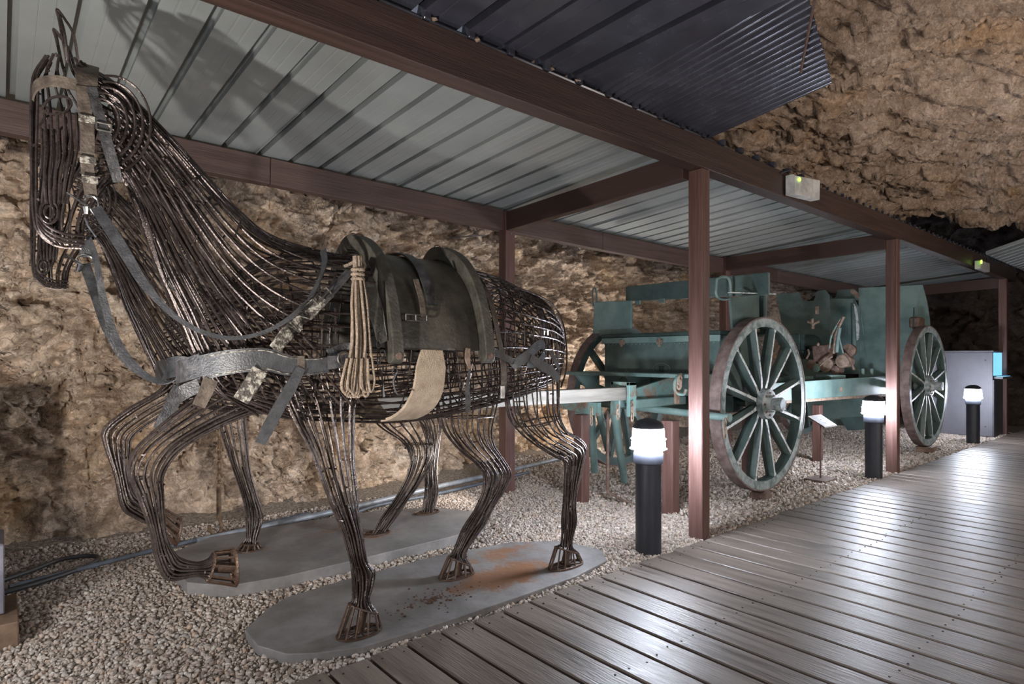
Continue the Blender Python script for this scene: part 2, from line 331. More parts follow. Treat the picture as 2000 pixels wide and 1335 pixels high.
# ------------------------------------------------------------------ rock surfaces (numpy facet noise)
def hsh(i, j, s):
    n = (i*374761393 + j*668265263 + s*2147483647*7 + s*974711) & 0xffffffff
    n = ((n ^ (n >> 13))*1274126177) & 0xffffffff
    return ((n ^ (n >> 16)) & 0xffff)/65535.
def vnoise(x, y, s):
    i = np.floor(x).astype(np.int64); j = np.floor(y).astype(np.int64); fx = x - i; fy = y - j
    fx = fx*fx*(3-2*fx); fy = fy*fy*(3-2*fy)
    return (hsh(i,j,s)*(1-fx)*(1-fy) + hsh(i+1,j,s)*fx*(1-fy) + hsh(i,j+1,s)*(1-fx)*fy + hsh(i+1,j+1,s)*fx*fy)*2 - 1
def fbm(x, y, s, o=4):
    r = 0; a = 1
    for k in range(o): r = r + a*vnoise(x*2**k, y*2**k, s+k); a *= .5
    return r
def facet(x, y, s, tilt=1.):
    i0 = np.floor(x).astype(np.int64); j0 = np.floor(y).astype(np.int64); best = np.full(x.shape, 9e9); h = np.zeros(x.shape)
    for di in (-1,0,1):
        for dj in (-1,0,1):
            i = i0+di; j = j0+dj; px = i + hsh(i,j,s); py = j + hsh(i,j,s+1); dx = x-px; dy = y-py; d = dx*dx+dy*dy
            v = (hsh(i,j,s+2)-.5) + tilt*((hsh(i,j,s+3)-.5)*dx + (hsh(i,j,s+4)-.5)*dy)*1.6
            k = d < best; best = np.where(k, d, best); h = np.where(k, v, h)
    return h
def cracks(x, y, s, wdt=.07):
    i0 = np.floor(x).astype(np.int64); j0 = np.floor(y).astype(np.int64); f1 = np.full(x.shape, 9e9); f2 = f1.copy()
    for di in (-1,0,1):
        for dj in (-1,0,1):
            i = i0+di; j = j0+dj; d = np.hypot(x - i - hsh(i,j,s), y - j - hsh(i,j,s+1))
            f2 = np.minimum(f2, np.maximum(f1, d)); f1 = np.minimum(f1, d)
    return np.clip(1 - (f2-f1)/wdt, 0, 1)
def rockdisp(a, b, s, amp=1., rough=1.):
    wa = a + .12*fbm(a*2, b*2, s+50, 3); wb = b + .12*fbm(a*2+9, b*2+4, s+60, 3)
    return amp*(.22*fbm(a*.6, b*.7, s, 3) + rough*(.24*facet(wa*1.5, wb*2.0, s+7) + .15*facet(wa*3.6+3, wb*5.2, s+17) + .085*facet(wa*8, wb*12, s+27) + .04*facet(wa*17, wb*26, s+47)) + .012*fbm(a*20, b*20, s+37, 2))
def grid_obj(name, P, m, smooth=False):
    """P: (n, k, 3) array"""
    n, k, _ = P.shape; idx = np.arange(n*k).reshape(n, k)
    q = np.stack([idx[:-1,:-1], idx[1:,:-1], idx[1:,1:], idx[:-1,1:]], -1).reshape(-1, 4)
    me = bpy.data.meshes.new(name); me.vertices.add(n*k); me.vertices.foreach_set('co', P.reshape(-1).astype(np.float32))
    me.loops.add(q.size); me.loops.foreach_set('vertex_index', q.reshape(-1).astype(np.int32)); me.polygons.add(len(q))
    me.polygons.foreach_set('loop_start', np.arange(0, q.size, 4, dtype=np.int32)); me.polygons.foreach_set('loop_total', np.full(len(q), 4, dtype=np.int32))
    me.update(calc_edges=True); me.materials.append(MATS[m])
    if smooth: me.polygons.foreach_set('use_smooth', [True]*len(q))
    o = bpy.data.objects.new(name, me); COL.objects.link(o); o['kind'] = 'structure'; return o
# back rock wall
xs = np.concatenate([np.arange(-1.8, 6.0, .0165), np.arange(6.0, 13.4, .045)]); zs = np.arange(-.12, 2.9, .0165)
X, Z = np.meshgrid(xs, zs, indexing='ij')
base = np.interp(X, [-3, 0, 2, 3.4, 5, 8, 13.5], [4.42, 4.46, 4.50, 4.85, 5.15, 5.35, 5.5])
wx = X + .07*fbm(X*3, Z*3, 401, 3); wz = Z + .07*fbm(X*3+5, Z*3, 411, 3); cm = np.clip(.5 + 1.2*fbm(X*1.1, Z*1.1, 421, 2), 0, 1)
D = rockdisp(X*1.05, Z*1.25, 3, .50, 1.15) + .13*facet(wx*4.5+.5*wz, wz*6+1, 331, 1.2) + .06*facet(wx*11, wz*15+1, 341, 1.2) + cm*(.055*cracks(wx*3.1, wz*4.2, 351, .10) + .03*cracks(wx*8, wz*11, 361, .16))
foot = np.clip(1 - Z/.45, 0, 1)
Yw = base + .12 + D*(1-.55*foot) - .22*foot**1.5 + .12*np.clip(Z-1.5, 0, 2)
Yw = np.where(Yw < 4.12, 4.12 - .12*(1 - np.exp(-(4.12-Yw)/.12)), Yw)
grid_obj('wall_back', np.stack([X, Yw, Z], -1), 'rock')
# end wall
ys = np.arange(-3.2, 6.2, .05); Yg, Z2 = np.meshgrid(ys, np.arange(-.12, 4.2, .05), indexing='ij')
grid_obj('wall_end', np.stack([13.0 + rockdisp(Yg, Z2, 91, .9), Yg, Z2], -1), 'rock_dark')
# wall across the walkway, behind the camera's right
xs = np.arange(-3, 13.2, .09); X2, Z3 = np.meshgrid(xs, np.arange(-.12, 4.2, .09), indexing='ij')
grid_obj('wall_right', np.stack([X2, -3.0 - rockdisp(X2, Z3, 55, .8), Z3], -1), 'rock')
# overhanging rock ceiling: laid out along/across the edge of the overhang
ed = Vector((9.0, 2.78)); er = Vector((.7634, -.6459)); ef = Vector((.6459, .7634))   # across, along (horizontal)
us = np.concatenate([np.arange(-5.2, -2.2, .05), np.arange(-2.2, 4.6, .021)]); vs_ = np.concatenate([np.arange(-6.6, -5.2, .05), np.arange(-5.2, .5, .019)])
U, V = np.meshgrid(us, vs_, indexing='ij')
hump = .10*np.sin(U*2.1+1) + .06*np.sin(U*5.3)
zc = 2.92 + .36*np.clip(-V, 0, 9) - .10*np.clip(-V-3, 0, 9)*0 + .16*hump + np.clip(V-.02, 0, 1)**.8*3.2 + .22*np.clip(-U-2.0, 0, 3)*1.2
zc = zc + rockdisp(U*.95, V*2.1, 201, .42, 1.0) + .10*facet(U*1.6+.2*V, V*7.5+3, 301, .8) + .04*facet(U*5+.2*V, V*17+3, 311, .8) - .0*U
zc = np.maximum(zc, 2.66)
Px = ed.x + U*er.x + V*ef.x; Py = ed.y + U*er.y + V*ef.y
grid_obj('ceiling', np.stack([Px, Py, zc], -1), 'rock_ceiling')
# gravel bed
xs = np.arange(-2.5, 13.2, .06); ys = np.arange(-3.2, 5.6, .06); X3, Y3 = np.meshgrid(xs, ys, indexing='ij')
zg = -.012 + .012*fbm(X3*1.3, Y3*1.3, 71, 3) + .20*np.clip(Y3-np.interp(X3,[0,2,3.4,5,8],[4.0,4.05,4.35,4.7,4.9]), 0, 1)
zg = np.where(Y3 < 2.02, -.09, zg)
grid_obj('floor', np.stack([X3, Y3, zg], -1), 'gravel_bed', True)
# ------------------------------------------------------------------ gravel
SLAB_N = [(.749,2.547),(.881,2.693),(.999,2.775),(1.365,2.815),(1.859,2.82),(2.311,2.745),(2.564,2.57),(2.615,2.30),(2.50,2.16),(2.2,2.105),(1.9,2.095),(1.3,2.095),(1.05,2.11),(.90,2.17),(.805,2.24),(.745,2.38)]
SLAB_F = [(.653,3.405),(.665,3.14),(.80,2.97),(1.043,2.925),(1.415,2.925),(2.006,2.945),(2.24,2.975),(2.40,3.1),(2.47,3.32),(2.338,3.601),(1.989,3.771),(1.525,3.83),(.931,3.85),(.70,3.67)]
def inpoly(px, py, poly, grow=0):
    r = np.zeros(px.shape, bool); n = len(poly); j = n-1
    for i in range(n):
        xi, yi = poly[i]; xj, yj = poly[j]
        c = ((yi > py) != (yj > py)) & (px < (xj-xi)*(py-yi)/(yj-yi+1e-12)+xi); r ^= c; j = i
    return r
def pebbles(name, x, y, z, size, ico, label):
    n = len(x)
    if ico:
        g = (1+5**.5)/2; V0 = np.array([(-1,g,0),(1,g,0),(-1,-g,0),(1,-g,0),(0,-1,g),(0,1,g),(0,-1,-g),(0,1,-g),(g,0,-1),(g,0,1),(-g,0,-1),(-g,0,1)])/1.9
        F0 = np.array([(0,11,5),(0,5,1),(0,1,7),(0,7,10),(0,10,11),(1,5,9),(5,11,4),(11,10,2),(10,7,6),(7,1,8),(3,9,4),(3,4,2),(3,2,6),(3,6,8),(3,8,9),(4,9,5),(2,4,11),(6,2,10),(8,6,7),(9,8,1)])
    else:
        V0 = np.array([(1,0,0),(-1,0,0),(0,1,0),(0,-1,0),(0,0,1),(0,0,-1)])*1.
        F0 = np.array([(0,2,4),(2,1,4),(1,3,4),(3,0,4),(2,0,5),(1,2,5),(3,1,5),(0,3,5)])
    k = len(V0)
    jit = 1 + RNG.uniform(-.22, .22, (n, k, 1)); sc = size[:,None]*np.stack([RNG.uniform(.8,1.35,n), RNG.uniform(.65,1.05,n), RNG.uniform(.45,.8,n)], 1)
    v = V0[None]*jit*sc[:,None,:]
    q = RNG.normal(size=(n,4)); q[:,1:3] *= .45; q /= np.linalg.norm(q,axis=1)[:,None]; w,a,b,c = q.T
    R = np.stack([np.stack([1-2*(b*b+c*c),2*(a*b-c*w),2*(a*c+b*w)],-1),np.stack([2*(a*b+c*w),1-2*(a*a+c*c),2*(b*c-a*w)],-1),np.stack([2*(a*c-b*w),2*(b*c+a*w),1-2*(a*a+b*b)],-1)],1)
    v = np.einsum('nij,nkj->nki', R, v) + np.stack([x,y,z],1)[:,None,:]
    f = (F0[None] + (np.arange(n)*k)[:,None,None]).reshape(-1,3)
    me = bpy.data.meshes.new(name); me.vertices.add(n*k); me.vertices.foreach_set('co', v.reshape(-1).astype(np.float32))
    me.loops.add(f.size); me.loops.foreach_set('vertex_index', f.reshape(-1).astype(np.int32)); me.polygons.add(len(f))
    me.polygons.foreach_set('loop_start', np.arange(0,f.size,3,dtype=np.int32)); me.polygons.foreach_set('loop_total', np.full(len(f),3,dtype=np.int32))
    me.update(calc_edges=True); me.materials.append(MATS['pebble']); o = bpy.data.objects.new(name, me); COL.objects.link(o)
    return tag(o, label, 'gravel', kind='stuff')
def scatter(n, x0, x1, y0, y1):
    x = RNG.uniform(x0,x1,n); y = RNG.uniform(y0,y1,n)
    k = ~inpoly(x,y,SLAB_N) & ~inpoly(x,y,SLAB_F); 
    # keep what the camera's cone can see, with margin
    d = x*C_+y*S_; r = x*S_-y*C_; k &= (d > .5) & (np.abs(r/np.maximum(d,.1)) < 1.02)
    x, y = x[k], y[k]
    zb = -.012 + .012*fbm(x*1.3, y*1.3, 71, 3) + .20*np.clip(y-np.interp(x,[0,2,3.4,5,8],[4.0,4.05,4.35,4.7,4.9]), 0, 1)
    return x, y, zb
x, y, z = scatter(78000, -1.0, 3.6, 2.06, 4.25); pebbles('gravel', x, y, z + RNG.uniform(-.001,.007,len(x)), RNG.gamma(9,.0078/9,len(x)), True, 'tan and grey pebble gravel spread around the concrete slabs')
x, y, z = scatter(52000, 3.55, 11.5, 2.06, 4.9); pebbles('gravel', x, y, z + RNG.uniform(0,.01,len(x)), RNG.gamma(9,.0125/9,len(x)), False, 'pale gravel under the gun carriages farther back')
# ------------------------------------------------------------------ boardwalk
deck = thing('boardwalk', (0,0,0), 'weathered grey-brown plank boardwalk running along the gravel', 'boardwalk', kind='structure')
pm = []
for k in range(3):
    b = MB(); b.box((-.072,-3.4,-.03),(.072,0,0), .004)
    me_o = b.build('plank', 'deck_wood', deck); pm.append(me_o.data); bpy.data.objects.remove(me_o)
x = .6394; i = 0; edges = []
while x < 13.0:
    w = .1588
    o = bpy.data.objects.new('plank', pm[i % 3]); COL.objects.link(o); o.parent = deck
    yy = 2.05 + random.uniform(-.008, .008); o.location = (x, yy, random.uniform(-.0015, .0015)); o.rotation_euler = (0, random.uniform(-.006,.006), random.uniform(-.0012,.0012)); edges.append((x, yy))
    x += w; i += 1
b = MB(); b.box((-1.5,-3.0,-.075),(13.,2.0,-.035)); b.build('joist_bed', 'deck_under', deck)
b = MB(); b.box((.5,1.96,-.09),(13.,2.0,-.032)); b.build('joist', 'deck_under', deck)
b = MB()
for x_, yy in edges:
    if x_ > 5: break
    for y_ in (yy-.06, yy-.68, yy-1.3):
        for dx in (-.042, .040):
            b.lathe([(.004,-.001),(.004,.0022)], (x_+dx+random.uniform(-.006,.006), y_+random.uniform(-.012,.012), .0), 'Z', 6)
tag(b.build('screw_heads', 'screw', deck), kind='stuff')
for x_, w in ((.4806,.15),(.3218,.15)):
    o = bpy.data.objects.new('plank', pm[0]); COL.objects.link(o); o.parent = deck; o.location = (x_, 2.05, 0)
# ------------------------------------------------------------------ concrete slabs
for nm, poly, z0, z1, m, lab, oc in (('concrete_slab', SLAB_N, -.03, .012, 'concrete_near', 'low concrete slab with orange rust stains beside the boardwalk', (1.6,2.4,0)),
                                 ('concrete_slab', SLAB_F, -.03, .055, 'concrete_far', 'thicker concrete slab by the rock wall under the farther wire horse', (1.5,3.4,0))):
    P = [Vector((a,b_,0)) for a,b_ in poly]
    b = MB(); b.prism([(p.x,p.y,z0) for p in P], (0,0,z1-z0)); o = b.build(nm, m, origin=oc, bevel=.004); tag(o, lab, 'slab', 'concrete slabs under the horses')
b = MB()
for k in range(150):
    a = random.uniform(0, 6.28); r = random.gauss(0,.5); px_, py_ = 1.50 + .28*math.cos(a)*r, 2.32 + .14*math.sin(a)*r
    if py_ < 2.11: continue
    s = random.uniform(.0025,.009); b.lathe([(s*.8,-s*.3),(s,0),(s*.4,s*.5)], (px_,py_,.0125), 'Z', 5)
tag(b.build('rust_flakes', 'rusty_bar', origin=(1.5,2.3,.012)), 'brown rust flakes scattered on the low concrete slab', 'flakes', kind='stuff')
# ------------------------------------------------------------------ timber shelter
sh = thing('timber_shelter', (0,0,0), 'brown timber post and beam shelter with ribbed metal roof along the rock wall', 'shelter')
def wood(name, lo, hi, m, bv=.004): b = MB(); b.box(lo, hi, bv); return b.build(name, m, sh)
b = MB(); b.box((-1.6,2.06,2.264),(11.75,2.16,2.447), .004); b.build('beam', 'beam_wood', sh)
def slant(name, a, b_, w, h, m):
    q = MB(); q.bar(a, b_, w, h); return q.build(name, m, sh, bevel=.004)
slant('beam', (-1.8,3.94,2.325), (1.3,3.94,2.285), .08, .165, 'back_beam_wood_lit'); slant('beam', (1.304,3.94,2.285), (4.45,3.94,2.235), .08, .165, 'back_beam_wood_lit'); slant('beam', (4.454,3.94,2.235), (8.0,3.94,2.215), .08, .165, 'back_beam_wood_lit'); slant('beam', (8.004,3.94,2.215), (11.6,3.94,2.205), .08, .165, 'back_beam_wood_lit')
for i, (x_, hi) in enumerate(((3.26, 2.264), (6.625, 2.264), (11.15, 2.264))):
    wood('post', (x_, 2.062, -.03), (x_+.085, 2.16, hi-.001), 'post_wood')
for x_ in (3.20, 6.62, 11.15):
    wood('post', (x_, 3.86, -.03), (x_+.10, 3.955, 2.325), 'post_wood')
for x_, z0, z1 in ((3.235, 2.27, 2.345), (6.65, 2.26, 2.31), (11.2, 2.2, 2.27)):
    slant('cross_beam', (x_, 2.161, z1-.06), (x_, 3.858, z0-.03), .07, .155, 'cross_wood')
# small bolts on the post
b = MB(); b.lathe([(.008,-.006),(.008,.0)], (3.25, 3.86, 2.14), 'Y', 10); b.build('bolt', 'bright_metal', sh)
# roof panels
def roofprof(x0, n, pitch, h):
    pts = []
    for i in range(n):
        x = x0 + i*pitch
        pts += [(x, 0), (x-.005, h), (x+.045, h), (x+.036, 0), (x+.088, 0), (x+.090, .0012), (x+.096, .0012), (x+.098, 0), (x+.140, 0), (x+.142, .0012), (x+.148, .0012), (x+.150, 0)]
    pts.append((x0 + n*pitch, 0)); return pts
def sheet(prof, ya, za, yb, zb, name, m, parent, th=.0015):
    b = MB(); n = len(prof); vs = []
    for (y_, z_) in ((ya, za), (yb, zb)):
        for x_, h in prof: vs.append((x_, y_, z_+h))
    for (y_, z_) in ((ya, za), (yb, zb)):
        for x_, h in prof: vs.append((x_, y_, z_+h+th))
    fs = []
    for i in range(n-1): fs.append((i, i+1, n+i+1, n+i)); fs.append((2*n+i, 3*n+i, 3*n+i+1, 2*n+i+1))
    fs.append((0, n, 3*n, 2*n)); fs.append((n-1, 2*n-1, 4*n-1, 3*n-1)); b.add(vs, fs); return b.build(name, m, parent)
x_ = -1.78
while x_ < 11.3:
    a = roofprof(x_, 5, .2, .046); zb = np.interp(x_+.5, [-1.8, 1.3, 4.45, 8, 11.6], [2.415, 2.372, 2.322, 2.302, 2.29])
    sheet(a, 2.125, 2.449, 4.10, float(zb)+.004, 'roof_sheet', 'roof_metal', sh)
    x_ += 1.0
# ------------------------------------------------------------------ dark roof over the walkway
dk = thing('dark_canopy', (0,0,0), 'black ribbed metal sheets overhanging the boardwalk above the front beam', 'roof')
for x0 in (-.96, -.30, .36, 1.02, 1.66):
    pr = []
    for i in range(3):
        x = x0 + i*.22; pr += [(x, 0), (x-.006, .055), (x+.050, .055), (x+.040, 0), (x+.1,0), (x+.103,.003),(x+.107,.003),(x+.11,0)]
    pr.append((x0+.66, 0)); sheet(pr, .1, 2.50, 2.11, 2.475, 'roof_sheet', 'black_metal', dk)
def corr(x0, x1, ya, za, yb, zb, skew, name='corrugated_sheet'):
    prof = [(x0 + k*(x1-x0)/240, .010*math.sin(2*math.pi*(k*(x1-x0)/240)/.052)) for k in range(241)]
    b = MB(); n = 241; vs = []; 
    for th in (0, .0015):
        for t in (0, 1):
            for q, (x_, h) in enumerate(prof):
                yy = ya(x_) if t == 0 else yb; zz = za(yy) if t == 0 else zb
                vs.append((x_ + (skew*(2.1-yy)), yy, zz + h + th))
    fs = []
    for i in range(n-1): fs.append((i, i+1, n+i+1, n+i)); fs.append((2*n+i, 3*n+i, 3*n+i+1, 2*n+i+1))
    fs += [(0, n, 3*n, 2*n), (n-1, 2*n-1, 4*n-1, 3*n-1)]
    b.add(vs, fs); return b.build(name, 'black_metal', dk, smooth=True)
corr(2.325, 3.36, lambda x: 1.03 + .30*(x-2.4), lambda y: 2.47 + .075*(2.1-y), 2.12, 2.47, -.10)
# rusty bar under the corrugated sheet, purlins and small stones lying along the beam
b = MB(); b.tube([(2.30,.96,2.545),(3.02,1.36,2.515)], .006, 8); b.build('rusty_bar', 'rusty_bar', dk)
b = MB(); b.tube([(-1.4,2.075,2.457),(3.4,2.075,2.457)], .010, 8); b.build('edge_pipe', 'black_metal', dk)
for k in range(20):
    x_ = .40 + k*.22
    b = MB(); b.box((x_, 2.05, 2.449), (x_+.035, 2.10, 2.485), .004); b.build('clip', 'black_metal', dk)
b = MB()
for k in range(46):
    x_ = 4.9 + k*.15; b.box((x_, 2.055, 2.447), (x_+.008, 2.075, 2.472))
tag(b.build('sheet_edge_ribs', 'black_metal', dk), kind='stuff')
for j,(px_, py_) in enumerate(((853,33),(937,74),(1083,131),(1135,155))):
    p = at(px_, py_, 2.04); b = MB(); s = .017
    b.add([Vector((p.x + a*s*1.3*random.uniform(.7,1.2), p.y + 0.02 + c*s*random.uniform(.7,1.2), p.z + d*s*random.uniform(.6,1.1))) for a,c,d in ((-1,0,0),(0,-1,-.2),(1,0,.1),(0,1,0),(.2,0,1),(0,.1,-.8))], [(0,1,4),(1,2,4),(2,3,4),(3,0,4),(1,0,5),(2,1,5),(3,2,5),(0,3,5)])
    tag(b.build('stone', 'stone', origin=tuple(p)), 'small beige stone on the front beam, ' + ('nearest to the top edge of the photo', 'second from the top edge', 'second from the corrugated sheet', 'closest to the corrugated sheet')[j], 'stone', 'stones caught on the front beam')
# blue-lit sheet at the far end above the walkway
fc = thing('far_canopy', (11,1,2.6), 'bluish ribbed metal roof at the far end of the walkway', 'roof')
for x0 in (9.9, 11.0, 12.1):
    pr = []
    for i in range(5):
        x = x0 + i*.22; pr += [(x, 0), (x+.004, .04), (x+.03, .04), (x+.04, 0)]
    pr.append((x0+1.1, 0)); sheet(pr, .2, 3.02, 2.05, 2.47, 'roof_sheet', 'roof_metal', fc)
# ------------------------------------------------------------------ bollard lamps
mat('lamp_glass_left', (.9,.93,1), .3, bump=0, emit=(.92,.93,.95), estr=LAMP*.85)
def bollard(x_, y_, label, glass='lamp_glass'):
    t = thing('bollard_lamp', (x_,y_,0), label, 'lamp', 'bollard lamps along the boardwalk')
    MB().lathe([(.073,-.04),(.073,.50),(.084,.505),(.084,.56),(.073,.575)], (x_,y_,0), 'Z', 32).build('column', 'bollard_black', t, smooth=True)
    MB().lathe([(.062,.576),(.098,.578),(.088,.70),(.06,.702)], (x_,y_,0), 'Z', 32).build('lamp_glass', glass, t, smooth=True)
    dome = [(.09,.703),(.09,.708)] + [(.088*math.cos(a), .708+.05*math.sin(a)) for a in (0,.3,.6,.9,1.2,1.45)]
    MB().lathe(dome, (x_,y_,0), 'Z', 32).build('dome_cap', 'bollard_black', t, smooth=True)
    for z_, r in ((.583,.104),(.640,.099)):
        pts = [(x_+r*math.cos(a), y_+r*math.sin(a), z_) for a in [k*math.pi/14 for k in range(28)]]
        MB().tube(pts, .0035, 6, closed=True).build('guard_ring', 'white_plastic', t)
    return t
bollard(2.84, 2.145, 'lit black bollard lamp beside the nearest brown post')
bollard(6.27, 2.145, 'lit black bollard lamp behind the small information sign')
bollard(9.72, 2.145, 'lit black bollard lamp in front of the grey cabinet')
bollard(-.80, 2.145, 'lit bollard lamp just outside the left edge near the horse heads', 'lamp_glass_left')
# ------------------------------------------------------------------ emergency lights on the beam
t = thing('emergency_light', (4.6,2.05,2.36), 'boxy emergency light with green indicator, nearer on the front beam', 'light', 'emergency lights on the front beam')
P = lambda px_,py_,Y=1.98: at(px_,py_,Y)
b = MB(); q = [P(1553,342), P(1602,352), P(1601,390), P(1553,378)]; b.prism(q, (0,.07,0)); b.build('housing', 'white_plastic', t, bevel=.003)
b = MB(); b.prism([at(1548,340,2.0), at(1553,342,1.99), at(1553,378,1.99), at(1548,374,2.0)], (0,.05,0)); b.build('side_cover', 'clear_cover', t)
b = MB(); b.lathe([(.012,-.004),(.012,.004)], at(1562,350,1.975), 'Y', 10); b.build('indicator', 'led_green', t)
b = MB(); b.tube(catmull([at(1525,338,2.05), at(1545,332,2.03), at(1565,336,2.03), at(1585,345,2.03)]), .004, 6); b.build('cable', 'cable_black', t)
t = thing('emergency_light', (9.8,2.05,2.3), 'small white emergency light with green indicator at the far end of the front beam', 'light', 'emergency lights on the front beam')
b = MB(); b.prism([at(1915,508,1.98), at(1933,514,1.98), at(1933,531,1.98), at(1915,524,1.98)], (0,.06,0)); b.build('housing', 'white_plastic', t, bevel=.003)
b = MB(); b.lathe([(.024,-.004),(.024,.004)], at(1917,511,1.965), 'Y', 10); b.build('indicator', 'led_green', t)
# ------------------------------------------------------------------ wire horses
def loft(b, st, n, r, jit=.004, per=4, ph0=0., sq=.9, trim=0., sides=5, phis=None, gamma=None):
    """st: list of (A, B, w); a wire for each angle follows the stations as a smooth curve"""
    phis = phis or [2*math.pi*(k + ph0)/n for k in range(n)]
    for k, ph in enumerate(phis):
        ph += random.uniform(-.25, .25)*2*math.pi/max(n,8)*.5
        c, s = math.cos(ph), math.sin(ph); c = math.copysign(abs(c)**sq, c); s = math.copysign(abs(s)**sq, s); pts = []
        off = random.uniform(0, 6.28)
        for i, (A, B, w) in enumerate(st):
            A, B = Vector(A), Vector(B); C = (A+B)/2; a = A - C
            side = Vector((0, 1, 0)); j = jit*math.sin(off + i*1.7)
            pts.append(C + a*(c*(1 + j*3)) + side*(w*s + j))
        a0 = 0; 
        if trim and random.random() < .5 and len(pts) > 4: pts = pts[random.choice((0,1)):len(pts)-random.choice((0,1))]
        b.tube(catmull(pts, per), r*random.uniform(.9,1.1), sides)
def ring(b, A, B, w, r, n=22, sq=.9, a0=0, a1=2*math.pi):
    A, B = Vector(A), Vector(B); C = (A+B)/2; pts = []
    full = abs(a1-a0-2*math.pi) < .01
    for k in range(n if full else n+1):
        ph = a0 + (a1-a0)*k/n; c, s = math.cos(ph), math.sin(ph); c = math.copysign(abs(c)**sq, c); s = math.copysign(abs(s)**sq, s)
        pts.append(C + (A-C)*c + Vector((0,1,0))*(w*s))
    b.tube(pts, r, 5, closed=full)
def interp(st, t):
    i = min(int(t), len(st)-2); f = t-i; A0,B0,w0 = st[i]; A1,B1,w1 = st[i+1]
    return Vector(A0).lerp(Vector(A1), f), Vector(B0).lerp(Vector(B1), f), w0+(w1-w0)*f
def links(b, st, n, r):
    """short weld ties between neighbouring wires"""
    for k in range(n):
        A, B, w = interp(st, random.uniform(.2, len(st)-1.2)); a = random.uniform(0, 6.28); ring(b, A, B, w, r, 3, a0=a, a1=a+random.uniform(.15,.5))
def beads(b, st, n, s=.0052):
    for k in range(n):
        A, B, w = interp(st, random.uniform(0, len(st)-1.01)); ph = random.uniform(0, 6.28); C = (A+B)/2; c, s_ = math.cos(ph), math.sin(ph)
        p = C + (A-C)*math.copysign(abs(c)**.9,c) + Vector((0,1,0))*(w*math.copysign(abs(s_)**.9,s_)); q = s*random.uniform(.8,1.5)
        b.add([p+Vector((q,0,0)),p-Vector((q,0,0)),p+Vector((0,q,0)),p-Vector((0,q,0)),p+Vector((0,0,q)),p-Vector((0,0,q))], [(0,2,4),(2,1,4),(1,3,4),(3,0,4),(2,0,5),(1,2,5),(3,1,5),(0,3,5)])
R0 = .0042
def hoofpart(parent, tL, tR, bL, bR, Y, wt, wb, sole_up=False):
    b = MB(); T = [at(*tL, Y), at(*tR, Y)]; Bt = [at(*bL, Y), at(*bR, Y)]
    if not sole_up:
        zm = max(.017 if Y < 2.9 else .06, min(Bt[0].z, Bt[1].z)); Bt[0].z = Bt[1].z = zm
    loft(b, [(T[0],T[1],wt), (Bt[0],Bt[1],wb)], 11, .0050, 0, 2)
    ring(b, T[0], T[1], wt, .0055, 14); ring(b, Bt[0], Bt[1], wb, .0065, 18)
    Cb = (Bt[0]+Bt[1])/2; 
    for k in range(3): b.tube([Cb + Vector((0,wb*.9*math.cos(k*1.05),0)) + (Bt[0]-Cb)*.9*math.sin(k*1.05), Cb - Vector((0,wb*.9*math.cos(k*1.05),0)) - (Bt[0]-Cb)*.9*math.sin(k*1.05)], .004, 5)
    b.tube([(T[0]+T[1])/2, Cb], [.020,.017], 10)
    tag(b.build('hoof', 'hoof_wire', parent, smooth=True), 'rusty open wire cage hoof')
def leg(h, st, Y, hoof, n=17, label=None, rings=(), off=None):
    """st: rows (pxA, pyA, pxB, pyB, w[, dY])"""
    S3 = [(at(r[0], r[1], Y + (r[5] if len(r) > 5 else 0)), at(r[2], r[3], Y + (r[5] if len(r) > 5 else 0)), r[4]) for r in st]
    S3.append((at(*hoof[0],Y), at(*hoof[1],Y), hoof[4]))
    b = MB(); loft(b, S3, n, R0, .003, 5); loft(b, S3, 7, R0, .02, 4, ph0=.5, sides=5) if False else None
    links(b, S3, 14, .0035); beads(b, S3, 34)
    for t in rings: A, B, w = interp(S3, t); ring(b, A, B, w, .0038, 16)
    # inner wires fill the slim lower leg
    S4 = [(A.lerp(B, .22), B.lerp(A, .22), w*.5) for A, B, w in S3[len(S3)//2-1:]]; loft(b, S4, 6, R0, .004, 4)
    o = b.build('leg', 'wire', h, smooth=True); o['kind'] = 'stuff'
    hoofpart(o, *hoof[:4], Y, hoof[4], hoof[5], len(hoof) > 6)
    return o
